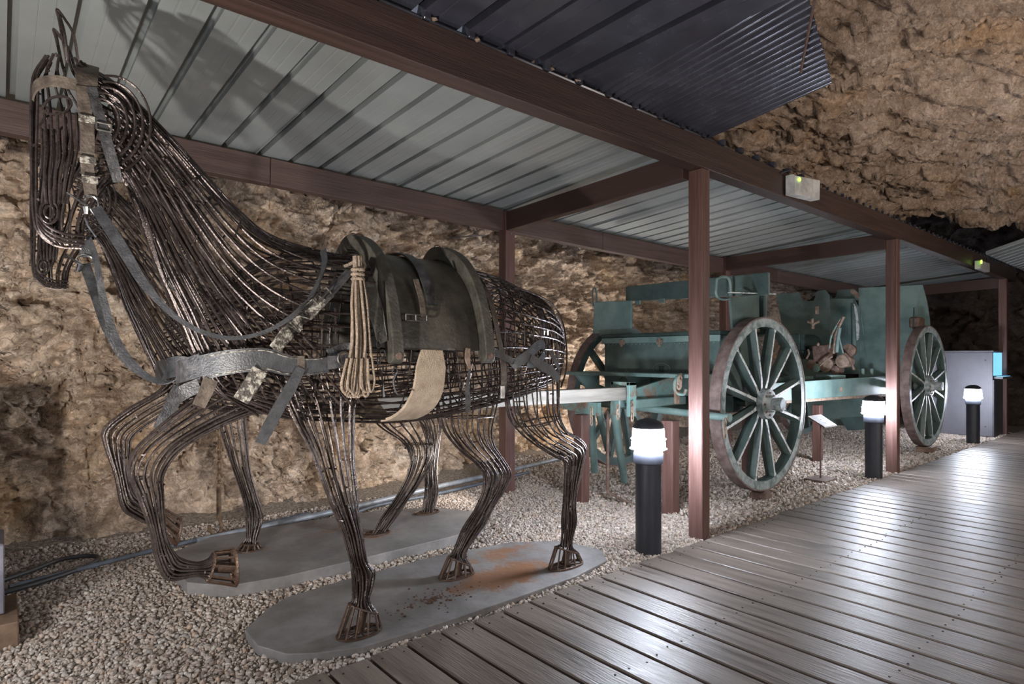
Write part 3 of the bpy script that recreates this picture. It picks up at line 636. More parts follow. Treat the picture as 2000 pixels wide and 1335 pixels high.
def horse(Y0, shift, legs, label):
    h = thing('wire_horse', (1.3, Y0, 0), label, 'horse sculpture', 'pair of wire horse sculptures')
    sh3 = Vector((shift[0], Y0 - 2.36, shift[1]))
    def a(px_, py_): return at(px_, py_, 2.36) + sh3
    # torso
    T = [((430,560),(432,770),.17), ((500,512),(500,800),.215), ((575,498),(570,818),.235), ((660,500),(650,822),.245), ((760,515),(750,824),.25), ((860,527),(850,812),.25), ((930,534),(925,795),.25), ((990,560),(985,778),.235), ((1035,582),(1030,765),.20), ((1068,620),(1065,745),.14), ((1084,670),(1080,715),.05)]
    T = [(a(*p), a(*q), w) for p, q, w in T]
    b = MB(); loft(b, T, 46, R0, .004, 4, sq=.85)
    for k in range(13): A, B, w = interp(T, 5.6 + k*.32); ring(b, A, B, w, .0036, 30, sq=.85)
    for k in range(4): A, B, w = interp(T, 1.2 + k*.9); ring(b, A, B, w, .0036, 30, sq=.85)
    links(b, T, 40, .0036); beads(b, T, 130)
    o = b.build('torso', 'wire', h, smooth=True); o['kind'] = 'stuff'
    # croup wires curving down over the rump
    b = MB()
    for k in range(9):
        w = -.20 + .05*k; A = [a(955,545), a(1012,568), a(1046,600), a(1064,650), a(1072,705), a(1070,745)]
        f = [1,1,.92,.8,.66,.5]; b.tube(catmull([p + Vector((0, w*f[i], -abs(w)*.28*f[i])) for i, p in enumerate(A)], 4), R0*1.1, 5)
    for k in range(5): A, B, w = interp(T, 7 + k*.6); ring(b, A, B, w*.98, .004, 20, a0=-.9, a1=.9)
    o = b.build('croup', 'wire', h, smooth=True); o['kind'] = 'stuff'
    # neck
    Nk = [((165,128),(205,325),.06), ((225,165),(240,350),.075), ((290,225),(268,395),.085), ((350,288),(290,455),.10), ((410,355),(318,540),.125), ((465,415),(356,622),.155), ((525,462),(388,695),.19), ((600,487),(425,765),.225), ((680,503),(500,810),.24)]
    Nk = [(a(*p), a(*q), w) for p, q, w in Nk]
    b = MB(); loft(b, Nk, 36, R0*1.05, .006, 5, sq=1.0); links(b, Nk, 30, .0036); beads(b, Nk, 90)
    # crest and mane bundle: extra wires along the top
    for k in range(7):
        pts = [A + Vector((0, (k-3)*.009, 0)) + (B-A)*(.015*abs(k-3)+.01*random.random()) for A, B, w in Nk]; b.tube(catmull(pts, 5), R0, 5)
    # shoulder fan: from the throat down across the shoulder into the leg
    for side in (-1, 1):
        for k in range(11):
            t = k/10
            P0 = a(252 + 40*t, 352 - 8*t); P1 = a(290 + 75*t, 440 - 30*t); P2 = a(340 + 110*t, 560 - 25*t); P3 = a(402 + 165*t, 690 - 5*t); P4 = a(440 + 215*t, 770 + 15*t)
            b.tube(catmull([P0 + Vector((0,side*.05,0)), P1 + Vector((0,side*.105,0)), P2 + Vector((0,side*(.15),0)), P3 + Vector((0,side*(.20+.05*t),0)), P4 + Vector((0,side*(.21+.04*t),0))], 5), R0*random.uniform(.9,1.1), 5)
    o = b.build('neck', 'wire', h, smooth=True); o['kind'] = 'stuff'
    # head
    Hd = [((92,112),(165,128),.045), ((68,150),(205,165),.062), ((63,200),(262,205),.078), ((62,255),(285,262),.085), ((63,310),(250,325),.078), ((64,360),(200,372),.068), ((66,410),(168,425),.055), ((74,450),(160,462),.05), ((100,474),(152,480),.03)]
    Hd = [(a(*p), a(*q), w) for p, q, w in Hd]
    b = MB(); loft(b, Hd, 16, R0, .004, 5, sq=.9)
    # front outline bars doubled
    for k in (-1, 0, 1): b.tube(catmull([A + Vector((.002*k, k*.012, 0)) for A, B, w in Hd], 5), R0*1.2, 5)
    links(b, Hd, 16, .0036); beads(b, Hd, 40)
    o = b.build('head', 'wire', h, smooth=True); o['kind'] = 'stuff'
    for side in (-1, 1):
        # concentric cheek arcs
        b = MB()
        for k in range(5):
            r = 1 - k*.13; cx_, cy_ = 205 - 5*k, 258
            pts = [a(cx_ + 80*r*math.cos(t) , cy_ + 92*r*math.sin(t)) + Vector((0, side*(.085 + .006*k), 0)) for t in [math.radians(d) for d in range(-95, 110, 15)]]
            b.tube(catmull(pts, 2), R0, 5)
        c = b.build('cheek', 'wire', o, smooth=True); c['kind'] = 'stuff'
        b = MB()    # eye: teardrop loop
        E = [(80,228),(92,212),(112,206),(130,210),(134,222),(122,236),(103,240),(84,236)]
        b.tube(catmull([a(*p) + Vector((0,side*.088,0)) for p in E + [E[0]]], 3), R0, 5); b.build('eye', 'wire', o, smooth=True)
        b = MB()
        for rr in (17, 9): b.tube([a(94 + rr*math.cos(t), 420 + rr*1.3*math.sin(t)) + Vector((0,side*.055,0)) for t in [k*math.pi/9 for k in range(18)]], R0, 5, closed=True)
        b.build('nostril', 'wire', o, smooth=True)
        b = MB()    # mouth line
        for dy in (0, 7, -9): b.tube(catmull([a(72,432+dy) + Vector((0,side*.05,0)), a(90,456+dy) + Vector((0,side*.056,0)), a(120,470+dy) + Vector((0,side*.056,0)), a(162,474+dy) + Vector((0,side*.045,0))], 4), R0, 5)
        b.build('mouth', 'wire', o, smooth=True)
        b = MB()    # face bars running down from the eye to the nostril
        for k in range(6):
            b.tube(catmull([a(84+12*k, 236) + Vector((0,side*.086,0)), a(86+12*k, 300) + Vector((0,side*.085,0)), a(84+10*k,360) + Vector((0,side*.072,0)), a(88+8*k, 405) + Vector((0,side*.060,0))], 4), R0, 5)
        c = b.build('face_bars', 'wire', o, smooth=True); c['kind'] = 'stuff'
        b = MB()    # ear loop
        y_ = side*.045
        b.tube(catmull([a(128,132)+Vector((0,y_,0)), a(121,100)+Vector((0,y_*1.3,0)), a(113,60)+Vector((0,y_*1.5,0)), a(108,38)+Vector((0,y_*1.6,0)), a(124,58)+Vector((0,y_*1.6,0)), a(140,85)+Vector((0,y_*1.5,0)), a(150,130)+Vector((0,y_,0))], 5), R0*1.05, 6)
        b.tube(catmull([a(112,45)+Vector((0,y_*1.6,0)), a(122,90)+Vector((0,y_*1.9,0)), a(130,135)+Vector((0,y_*1.2,0))], 5), R0, 5)
        b.build('ear', 'wire', o, smooth=True)
    for l in legs: leg(h, *l)
    return h
L1_near_fore = ([(520,690,700,700,.09,.0), (548,755,696,760,.085), (575,815,689,805,.07), (606,876,688,880,.055), (627,933,692,938,.045), (648,985,697,990,.038), (670,1040,706,1040,.032), (684,1090,714,1092,.028), (688,1117,730,1115,.030), (691,1145,726,1145,.028), (690,1172,720,1170,.026)], 2.22, ((682,1180),(736,1196),(660,1237),(742,1226),.034,.055), 20)
L1_near_hind = ([(975,650,1075,640,.09), (985,700,1082,690,.095), (990,765,1085,756,.085), (1002,825,1088,806,.07), (1040,864,1104,840,.05), (1084,892,1126,852,.035), (1103,902,1143,872,.03), (1105,930,1135,915,.027), (1104,970,1124,960,.025), (1101,998,1121,992,.026), (1099,1028,1124,1020,.027), (1099,1062,1114,1062,.024)], 2.24, ((1086,1068),(1128,1080),(1075,1111),(1134,1107),.032,.052), 19, None, (3.2,))
L1_far_hind = ([(850,700,970,690,.09), (855,760,972,745,.09), (858,800,966,795,.075), (868,840,958,838,.06), (897,878,962,865,.045), (930,905,978,890,.032), (945,927,997,922,.03), (944,955,988,950,.027), (932,990,962,990,.025), (910,1025,947,1020,.027), (898,1048,932,1042,.027), (886,1078,908,1080,.024)], 2.49, ((876,1088),(918,1104),(860,1133),(923,1124),.032,.052), 19, None, (2.4,))
L1_far_fore = ([(430,740,590,790,.09), (365,790,500,805,.075), (305,838,410,842,.06), (262,880,350,880,.052), (250,922,319,925,.046), (268,965,318,965,.038), (284,1008,320,1005,.034), (296,1045,324,1045,.032), (304,1088,336,1072,.03), (326,1131,352,1090,.03), (378,1124,384,1098,.026), (400,1128,408,1092,.028)], 2.48, ((404,1134),(420,1078),(458,1143),(456,1072),.034,.05, 1), 19)
L2_near_fore = ([(345,720,420,790,.08), (310,762,364,790,.06), (250,798,315,813,.05), (204,836,262,850,.042), (204,868,254,884,.04), (224,927,250,925,.035), (238,990,262,962,.032), (262,1010,290,982,.03), (288,1022,315,1000,.028)], 3.27, ((300,1020),(325,995),(342,1064),(352,1010),.034,.05, 1), 16)
L2_far_fore = ([(410,790,475,780,.07), (428,835,478,820,.06), (452,905,487,915,.045), (474,970,500,965,.035), (480,1010,513,1008,.032), (481,1050,500,1052,.028)], 3.45, ((474,1062),(504,1060),(464,1103),(509,1095),.04,.055), 15)
L2_near_hind = ([(700,780,830,760,.08), (740,830,835,808,.07), (785,861,846,860,.055), (801,890,845,892,.042), (798,923,818,944,.035), (777,968,795,975,.03), (744,1014,779,1000,.028), (728,1042,752,1038,.026)], 3.28, ((722,1045),(756,1046),(709,1069),(759,1066),.034,.05), 16, None, (2.2,))
L2_far_hind = ([(790,790,862,790,.07), (830,835,860,830,.055), (833,880,855,875,.04), (831,920,851,918,.034), (831,956,854,960,.032), (826,997,847,993,.028)], 3.50, ((824,1000),(849,1000),(812,1021),(856,1017),.036,.05), 14)
horse(2.36, (0, 0), [L1_near_fore, L1_near_hind, L1_far_hind, L1_far_fore], 'nearer life-size wire rod horse carrying a pack saddle, one foreleg raised')
horse(3.38, (.03, -.04), [L2_near_fore, L2_far_fore, L2_near_hind, L2_far_hind], 'farther wire rod horse behind the saddled one, beside the rock wall')
# ------------------------------------------------------------------ harness on the nearer horse
UPX, UPZ = (1,0,0), (0,0,1)
def straps(name, label, cat, defs, origin, mat_='leather_black', group=None):
    t = thing(name, origin, label, cat, group)
    for d in defs:
        nm, pts, w, up, m = d[:5]; th = d[5] if len(d) > 5 else .005
        b = MB(); P3 = catmull([at(*p) for p in pts], 5)
        if isinstance(w, (list, tuple)):
            ws = [float(np.interp(i/(len(P3)-1), np.linspace(0,1,len(w)), w)) for i in range(len(P3))]
        else: ws = w
        b.ribbon(P3, ws, up, th); o = b.build(nm, m, t, smooth=True)
        if len(d) > 6: tag(o, d[6])
    return t
# pack saddle
sad = thing('pack_saddle', (1.35, 2.36, 1.15), 'dark olive pack saddle frame with two wooden arches on the nearer horse', 'saddle')
prof = [(-.300,1.11),(-.292,1.19),(-.272,1.29),(-.235,1.40),(-.17,1.50),(-.09,1.56),(0,1.583),(.09,1.56),(.17,1.50),(.235,1.40),(.272,1.29),(.292,1.19),(.300,1.11)]
def arch(x0, x1, tw):
    P3 = catmull([Vector((x0 + (x1-x0)*abs(dy)/.3, 2.36+dy, z_)) for dy, z_ in prof], 4)
    ups = []
    for i in range(len(P3)):
        t = (P3[min(i+1,len(P3)-1)]-P3[max(i-1,0)]).normalized(); ups.append(t.cross(Vector((1,0,0))))
    b = MB(); b.ribbon(P3, .062, None, tw, ups=ups)
    for e in (0, -1): b.lathe([(.030,-tw/2),(.030,tw/2)], P3[e], 'X', 16)
    o = b.build('arch', 'saddle_wood', sad, bevel=.005)
    b = MB(); b.tube([P3[0]+Vector((0,-.033,0)), P3[0]+Vector((0,-.024,0))], .014, 14); b.build('bolt_plate', 'rust_brown', o)
    for dy in (-.06, -.0):
        p = Vector((x0, 2.36+dy, 1.61 - abs(dy)*.2)); b = MB(); b.tube(catmull([p+Vector((-.014,0,-.012)), p+Vector((-.014,0,.010)), p+Vector((.014,0,.010)), p+Vector((.014,0,-.012))],3), .003, 6); b.build('staple', 'rust_brown', o)
arch(1.125, 1.155, .05); arch(1.545, 1.60, .05)
b = MB(); N1 = 0; vs = []; PP = catmull([Vector((0, 2.36+dy*1.0, z_)) for dy, z_ in [(-.283,1.135),(-.278,1.19),(-.258,1.285),(-.222,1.385),(-.16,1.475),(-.085,1.53),(0,1.548),(.085,1.53),(.16,1.475),(.222,1.385),(.258,1.285),(.278,1.19),(.283,1.135)]], 4)
for k, p in enumerate(PP):
    for x_ in (1.10 + .03*abs(p.y-2.36)/.3, 1.24, 1.38, 1.56 + .03*abs(p.y-2.36)/.3): vs.append((x_, p.y, p.z)); 
nn = len(PP); fs = [(i*4+j, (i+1)*4+j, (i+1)*4+j+1, i*4+j+1) for i in range(nn-1) for j in range(3)]
b.add(vs, fs); o = b.build('saddle_plate', 'saddle_paint', sad, smooth=True); so = o.modifiers.new('s', 'SOLIDIFY'); so.thickness = .010
b = MB(); b.prism([at(735,560,2.085), at(748,600,2.07), at(757,665,2.06), at(742,672,2.06), at(722,620,2.07), at(715,560,2.09)], (0,.012,0)); b.build('front_flap', 'saddle_paint', sad)
b = MB()
for dx in (.0,): b.ribbon([Vector((1.325+.03*abs(p.y-2.36)/.3, p.y + (-.006 if p.y < 2.36 else .006)*1.5, p.z+.010)) for p in PP[9:32]], .045, (1,0,0), .006)
b.build('saddle_strap', 'leather_black', sad, smooth=True)
b = MB(); q = at(812,620,2.068)
for (ax, az, bx, bz) in ((-.045,-.012,.05,-.012),(-.045,.012,.05,.012),(-.045,-.012,-.045,.012),(.05,-.012,.05,.012),(.0,-.012,.0,.012)): b.tube([q+Vector((ax,0,az)), q+Vector((bx,0,bz))], .0035, 6)
b.build('buckle', 'buckle_metal', sad)
b = MB(); p0 = at(800,530,2.13); b.ribbon([at(812,545,2.10), at(822,580,2.08), at(828,618,2.066)], .022, (1,0,0), .005); b.build('saddle_strap', 'leather_brown', sad)
# girth
girth = MB(); gp = catmull([Vector(p) for p in [(1.335,2.083,1.135),(1.332,2.085,1.05),(1.325,2.10,.965),(1.31,2.15,.895),(1.29,2.24,.850),(1.27,2.36,.838),(1.27,2.48,.855),(1.27,2.58,.93),(1.28,2.62,1.05)]], 5)
girth.ribbon(gp, [float(np.interp(i/(len(gp)-1), [0,.1,.3,1], [.10,.135,.145,.145])) for i in range(len(gp))], (1,0,0), .012)
tag(girth.build('girth', 'girth_hair', origin=(1.3,2.1,.9), smooth=True), 'pale beige hair girth band hanging round the belly below the pack saddle', 'girth')
# rope hank
rp = thing('rope_hank', tuple(at(700,640,2.045)), 'hank of pale rope tied at the top, hanging from the saddle front', 'rope')
b = MB()
for k in range(13):
    t = (k-6)/6; yo = random.uniform(-.018,.018)
    top = at(697 + 6*t, 500, 2.06) + Vector((0,yo*.4,0)); 
    pts = [top, at(698+7*t, 530, 2.05)+Vector((0,yo*.5,0)), at(700+13*t+random.uniform(-2,2), 590, 2.045)+Vector((0,yo,0)), at(702+15*t+random.uniform(-3,3), 660, 2.045)+Vector((0,yo,0)), at(702+21*t+random.uniform(-3,3), 720, 2.045)+Vector((0,yo,0)), at(703+25*t, 752+random.uniform(-8,14), 2.045)+Vector((0,yo,0)), at(703+25*t-7, 768+random.uniform(-8,8), 2.045)+Vector((0,yo*1.2,0)), at(703+25*t-12, 748, 2.04)+Vector((0,yo*1.3,0)), at(702+19*t-6, 700, 2.04)+Vector((0,yo,0))]
    b.tube(catmull(pts, 5), .0052, 7)
o = b.build('strands', 'rope_fibre', rp, smooth=True); o['kind'] = 'stuff'
b = MB()
for dz in (0, 9, 18): b.tube([at(699,527+dz,2.05) + Vector((.021*math.cos(a), .021*math.sin(a), 0)) for a in [k*math.pi/8 for k in range(16)]], .0055, 7, closed=True)
b.build('binding', 'rope_fibre', rp, smooth=True)
b = MB(); b.tube(catmull([at(672,520,2.07), at(690,512,2.06), at(704,503,2.06), at(712,520,2.06), at(700,532,2.05)], 5), .006, 7); b.build('loose_end', 'rope_fibre', rp, smooth=True)
# breast collar
Yn = 2.075
bc = straps('breast_collar', 'wide black stitched leather breast strap around the nearer horse chest', 'harness', [
    ('breast_strap', [(640,712,Yn+.005),(600,716,Yn),(560,713,Yn),(520,702,Yn+.002),(470,704,Yn+.02),(430,710,Yn+.05),(394,718,Yn+.10)], [.056,.06,.07,.074,.078,.08,.082], UPZ, 'leather_grey', .008),
    ('breast_strap', [(394,712,Yn+.105),(362,722,Yn+.17),(346,728,Yn+.28),(352,732,Yn+.40),(378,730,Yn+.50)], .075, UPZ, 'leather_black', .008),
    ('side_strap', [(640,708,Yn),(660,706,Yn-.004),(684,700,Yn),(692,688,Yn+.02),(676,676,Yn+.04),(640,690,Yn+.03)], [.048,.045,.04,.035,.03,.03], UPZ, 'leather_black', .006),
    ('hanging_strap', [(588,718,Yn-.012),(570,752,Yn-.016),(545,795,Yn-.014),(524,835,Yn-.012),(508,866,Yn-.012)], [.030,.040,.040,.042,.034], UPX, 'leather_grey', .004, 'pale grey hanging strap end with punched holes'),
    ('keeper', [(588,695,Yn-.008),(588,712,Yn-.008),(588,728,Yn-.008)], .024, UPX, 'leather_brown', .004),
    ], tuple(at(520,705,2.1)))
b = MB()
for dz in (-.030, .030): b.tube(catmull([at(p[0],p[1],p[2]-.0055) + Vector((0,0,dz*f)) for p, f in (((630,713,Yn),.8),((600,716,Yn),.85),((560,713,Yn),.95),((520,702,Yn+.002),1),((470,704,Yn+.02),1.05),((430,710,Yn+.05),1.1),((398,717,Yn+.095),1.1))], 5), .0021, 5)
b.build('stitching', 'leather_speckled', bc)
b = MB(); q = at(672,700,Yn-.006); b.tube([q + Vector((.024*math.cos(a),0,.024*math.sin(a))) for a in [k*math.pi/9 for k in range(18)]], .004, 6, closed=True); b.build('ring', 'buckle_metal', bc, smooth=True)
ss = straps('shoulder_strap', 'speckled worn leather strap with buckle running diagonally over the shoulder', 'strap', [
    ('upper_strap', [(684,528,2.085),(655,560,2.075),(625,592,2.068)], [.045,.052,.055], (.7,0,.7), 'leather_black', .006),
    ('lower_strap', [(630,582,2.064),(595,618,2.062),(560,652,2.062),(536,682,2.066)], [.05,.055,.055,.045], (.7,0,.7), 'leather_speckled', .007),
    ('strap_end', [(508,722,2.07),(492,748,2.068),(470,782,2.07)], [.05,.052,.05], (.85,0,.4), 'leather_speckled', .006),
    ('strap_end', [(412,740,2.15),(402,765,2.15),(388,793,2.155)], [.045,.042,.04], (.85,0,.4), 'leather_brown', .006),
    ('strap_end', [(390,752,2.30),(360,765,2.32),(332,784,2.32)], [.05,.05,.045], (.3,0,.9), 'leather_black', .006),
    ], tuple(at(600,610,2.08)))
b = MB(); q = at(631,580,2.058)
for s1, s2 in (((-1,-1),(1,-1)),((1,-1),(1,1)),((1,1),(-1,1)),((-1,1),(-1,-1)),((0,-1),(0,1))):
    e1, e2 = Vector((.7,0,.7))*.033, Vector((.7,0,-.7))*.022
    b.tube([q+e1*s1[1]+e2*s1[0], q+e1*s2[1]+e2*s2[0]], .0035, 6)
b.build('buckle', 'buckle_metal', ss)
straps('rein', 'long thin leather rein sweeping from the nearer horse bit across the neck to the withers', 'rein', [
    ('rein_strap', [(188,405,2.25),(200,425,2.23),(222,458,2.20),(248,500,2.165),(275,545,2.14),(305,582,2.11),(345,620,2.08),(395,648,2.05),(450,660,2.04),(505,652,2.04),(555,628,2.035),(598,590,2.04),(622,550,2.06),(634,515,2.12),(631,488,2.19)], [.030,.032,.034,.030,.024,.016,.014,.013,.013,.016,.020,.024,.026], (.6,0,.8), 'leather_grey', .004)], tuple(at(400,600,2.1)))
straps('rein', 'thin grey rein hanging from the lower bit down to the chest of the farther horse', 'rein', [
    ('rein_strap', [(172,462,2.40),(186,500,2.45),(194,545,2.5),(206,600,2.5),(226,660,2.48),(255,706,2.45),(292,738,2.42),(330,746,2.38),(362,730,2.30),(396,704,2.2)], [.016,.018,.02,.024,.024,.024,.022,.02,.02,.02], (.8,0,.4), 'leather_grey', .004),
    ('rein_strap', [(165,515,3.26),(176,545,3.22),(190,590,3.15),(206,640,3.1),(232,690,3.1),(262,722,3.1),(300,744,3.12)], [.044,.040,.034,.028,.022,.02,.02], (.9,0,.3), 'leather_black', .004)], tuple(at(230,650,2.5)))
# bridle
br = straps('bridle', 'worn leather bridle with metal bit on the nearer wire horse head', 'bridle', [
    ('browband', [(64,205,2.38),(66,178,2.33),(78,163,2.305),(105,158,2.285),(135,163,2.275),(168,172,2.27)], [.026,.030,.032,.034,.034,.032], UPZ, 'leather_brown', .005),
    ('crownpiece', [(172,128,2.36),(170,138,2.30),(169,152,2.275),(172,172,2.265)], [.06,.06,.058,.05], UPX, 'leather_brown', .007),
    ('cheek_strap', [(158,168,2.262),(163,200,2.258),(169,240,2.255),(171,280,2.255),(170,320,2.26),(174,355,2.265),(178,386,2.27)], [.030,.033,.036,.036,.034,.034,.032], UPX, 'leather_brown', .006),
    ('throat_strap', [(178,170,2.262),(188,205,2.256),(200,245,2.25),(212,290,2.25),(224,330,2.26),(230,356,2.27)], [.028,.028,.03,.032,.030,.026], UPX, 'leather_black', .005)],
    tuple(at(170,250,2.3)))
for (px_, py_) in ((170,232),(172,312),(176,350)):
    b = MB(); q = at(px_, py_, 2.248); b.box(q - Vector((.021,.003,.012)), q + Vector((.021,.003,.012)), .002); b.build('keeper', 'leather_speckled', br)
b = MB(); q = at(203,248,2.243)
for s1, s2 in (((-1,-1),(1,-1)),((1,-1),(1,1)),((1,1),(-1,1)),((-1,1),(-1,-1))): b.tube([q+Vector((.019*s1[0],0,.011*s1[1])), q+Vector((.019*s2[0],0,.011*s2[1]))], .003, 6)
b.build('buckle', 'buckle_metal', br)
b = MB(); q = at(178,395,2.262); b.tube([q + Vector((.018*math.cos(a),0,.02*math.sin(a))) for a in [k*math.pi/8 for k in range(16)]], .003, 6, closed=True)
b.tube([at(130,375,2.24), at(165,399,2.25), at(176,408,2.255), at(208,448,2.25)], .0035, 6); b.tube([at(166,404,2.25), at(168,418,2.25)], [.010,.006], 8); b.tube([at(166,425,2.25), at(172,440,2.25), at(188,463,2.245)], [.003,.0045,.003], 6)
b.build('bit', 'bright_metal', br, smooth=True)
b2 = straps('bridle', 'dark bridle strap and metal bit on the farther wire horse muzzle', 'bridle', [
    ('cheek_strap', [(166,470,3.27),(167,485,3.265),(168,502,3.27)], .045, UPX, 'leather_black', .008),
    ('nose_strap', [(78,318,3.30),(110,323,3.285),(145,327,3.28),(165,330,3.27)], .045, UPZ, 'leather_black', .005)], tuple(at(165,490,3.3)))
b = MB(); q = at(167,508,3.26); b.tube([q + Vector((.028*math.cos(a),0,.024*math.sin(a))) for a in [k*math.pi/8 for k in range(16)]], .004, 6, closed=True)
b.tube([at(128,496,3.22), at(152,513,3.24), at(160,520,3.245)], .005, 6); b.tube([at(158,516,3.24), at(152,530,3.24)], [.014,.008], 8); b.build('bit', 'bright_metal', b2, smooth=True)
# rear harness
rh = straps('breeching_harness', 'leather straps and shiny buckled loop over the nearer horse rump', 'harness', [
    ('hip_strap', [(908,528,2.30),(935,552,2.20),(955,580,2.13),(966,620,2.10),(975,665,2.10),(983,710,2.105),(984,750,2.11),(980,778,2.12)], [.026,.03,.03,.026,.026,.028,.03,.026], UPX, 'leather_brown', .005),
    ('croup_strap', [(1000,560,2.34),(1038,578,2.25),(1056,605,2.20),(1064,640,2.18),(1068,665,2.17)], [.03,.03,.03,.03,.034], UPX, 'leather_black', .006),
    ('strap_end', [(1066,655,2.16),(1073,680,2.155),(1090,716,2.15)], [.024,.026,.022], UPX, 'leather_grey', .005),
    ('breeching_strap', [(945,680,2.09),(975,692,2.075),(1002,706,2.075)], [.035,.03,.03], UPZ, 'leather_black', .006),
    ('loop_strap', [(1000,716,2.085),(1012,706,2.07),(1030,694,2.065),(1046,678,2.08),(1058,672,2.10),(1062,690,2.11),(1050,708,2.09),(1030,712,2.07)], [.035,.045,.05,.05,.045,.04,.035,.03], UPZ, 'leather_grey', .006),
    ('strap_end', [(1036,698,2.06),(1056,712,2.058),(1076,724,2.06),(1092,740,2.065)], [.034,.045,.045,.03], UPZ, 'leather_grey', .006)], tuple(at(1000,640,2.15)))
b = MB(); q = at(1066,650,2.155); b.box(q-Vector((.016,.006,.014)), q+Vector((.016,.006,.014)), .003); b.build('buckle', 'bright_metal', rh); b = MB(); b.box(at(981,765,2.10)-Vector((.012,.006,.03)), at(981,765,2.10)+Vector((.012,.006,.03)), .003); b.build('buckle', 'bright_metal', rh)
ls = straps('leather_thong', 'narrow leather strap with rusty upper end dangling below the rear saddle arch', 'strap', [
    ('upper_strap', [(914,680,2.07),(913,700,2.068),(918,720,2.068)], [.022,.026,.010], UPX, 'rust_beige', .004), ('lower_strap', [(918,720,2.068),(913,750,2.068),(914,780,2.068),(914,805,2.068)], [.010,.014,.026,.022], UPX, 'leather_black', .004)], tuple(at(914,700,2.07)))
b = MB()
for (ax, ay) in ((742,640),(745,655),(740,672),(748,690),(742,705),(750,720),(772,725)):
    q = at(ax, ay, 2.06); a0 = random.uniform(0,3); b.tube([q + Vector((.012*math.cos(a)*math.cos(a0), .008*math.sin(a0), .014*math.sin(a))) for a in [k*math.pi/5 for k in range(10)]], .0028, 5, closed=True)
b.tube(catmull([at(742,720,2.06), at(748,745,2.06), at(750,775,2.06)], 4), .004, 6); b.tube(catmull([at(775,725,2.06), at(768,745,2.06), at(775,768,2.06), at(788,770,2.06)], 4), .0035, 6)
tag(b.build('chain_links', 'leather_black', origin=tuple(at(745,680,2.06))), 'small dark chain links dangling below the front saddle arch', 'chain')
# breast strap of the farther horse
straps('breast_collar', 'dark leather breast strap around the farther horse chest', 'harness', [
    ('breast_strap', [(395,722,3.10),(350,715,3.13),(318,722,3.22),(305,728,3.36),(318,734,3.50)], .095, UPZ, 'leather_grey', .008),
    ('strap_end', [(352,755,3.12),(335,790,3.12),(312,838,3.12)], [.06,.06,.055], UPX, 'leather_black', .006)], tuple(at(330,720,3.2)))
# ------------------------------------------------------------------ draught pole
b = MB(); b.prism([(1.5,2.83,.815),(3.50,2.83,.797),(3.50,2.83,.892),(1.5,2.83,.895)], (0,.08,0)); tag(b.build('draught_pole', 'pale_wood', origin=(2.6,2.87,.85), bevel=.006), 'pale grey wooden draught pole running between the two horses', 'pole')
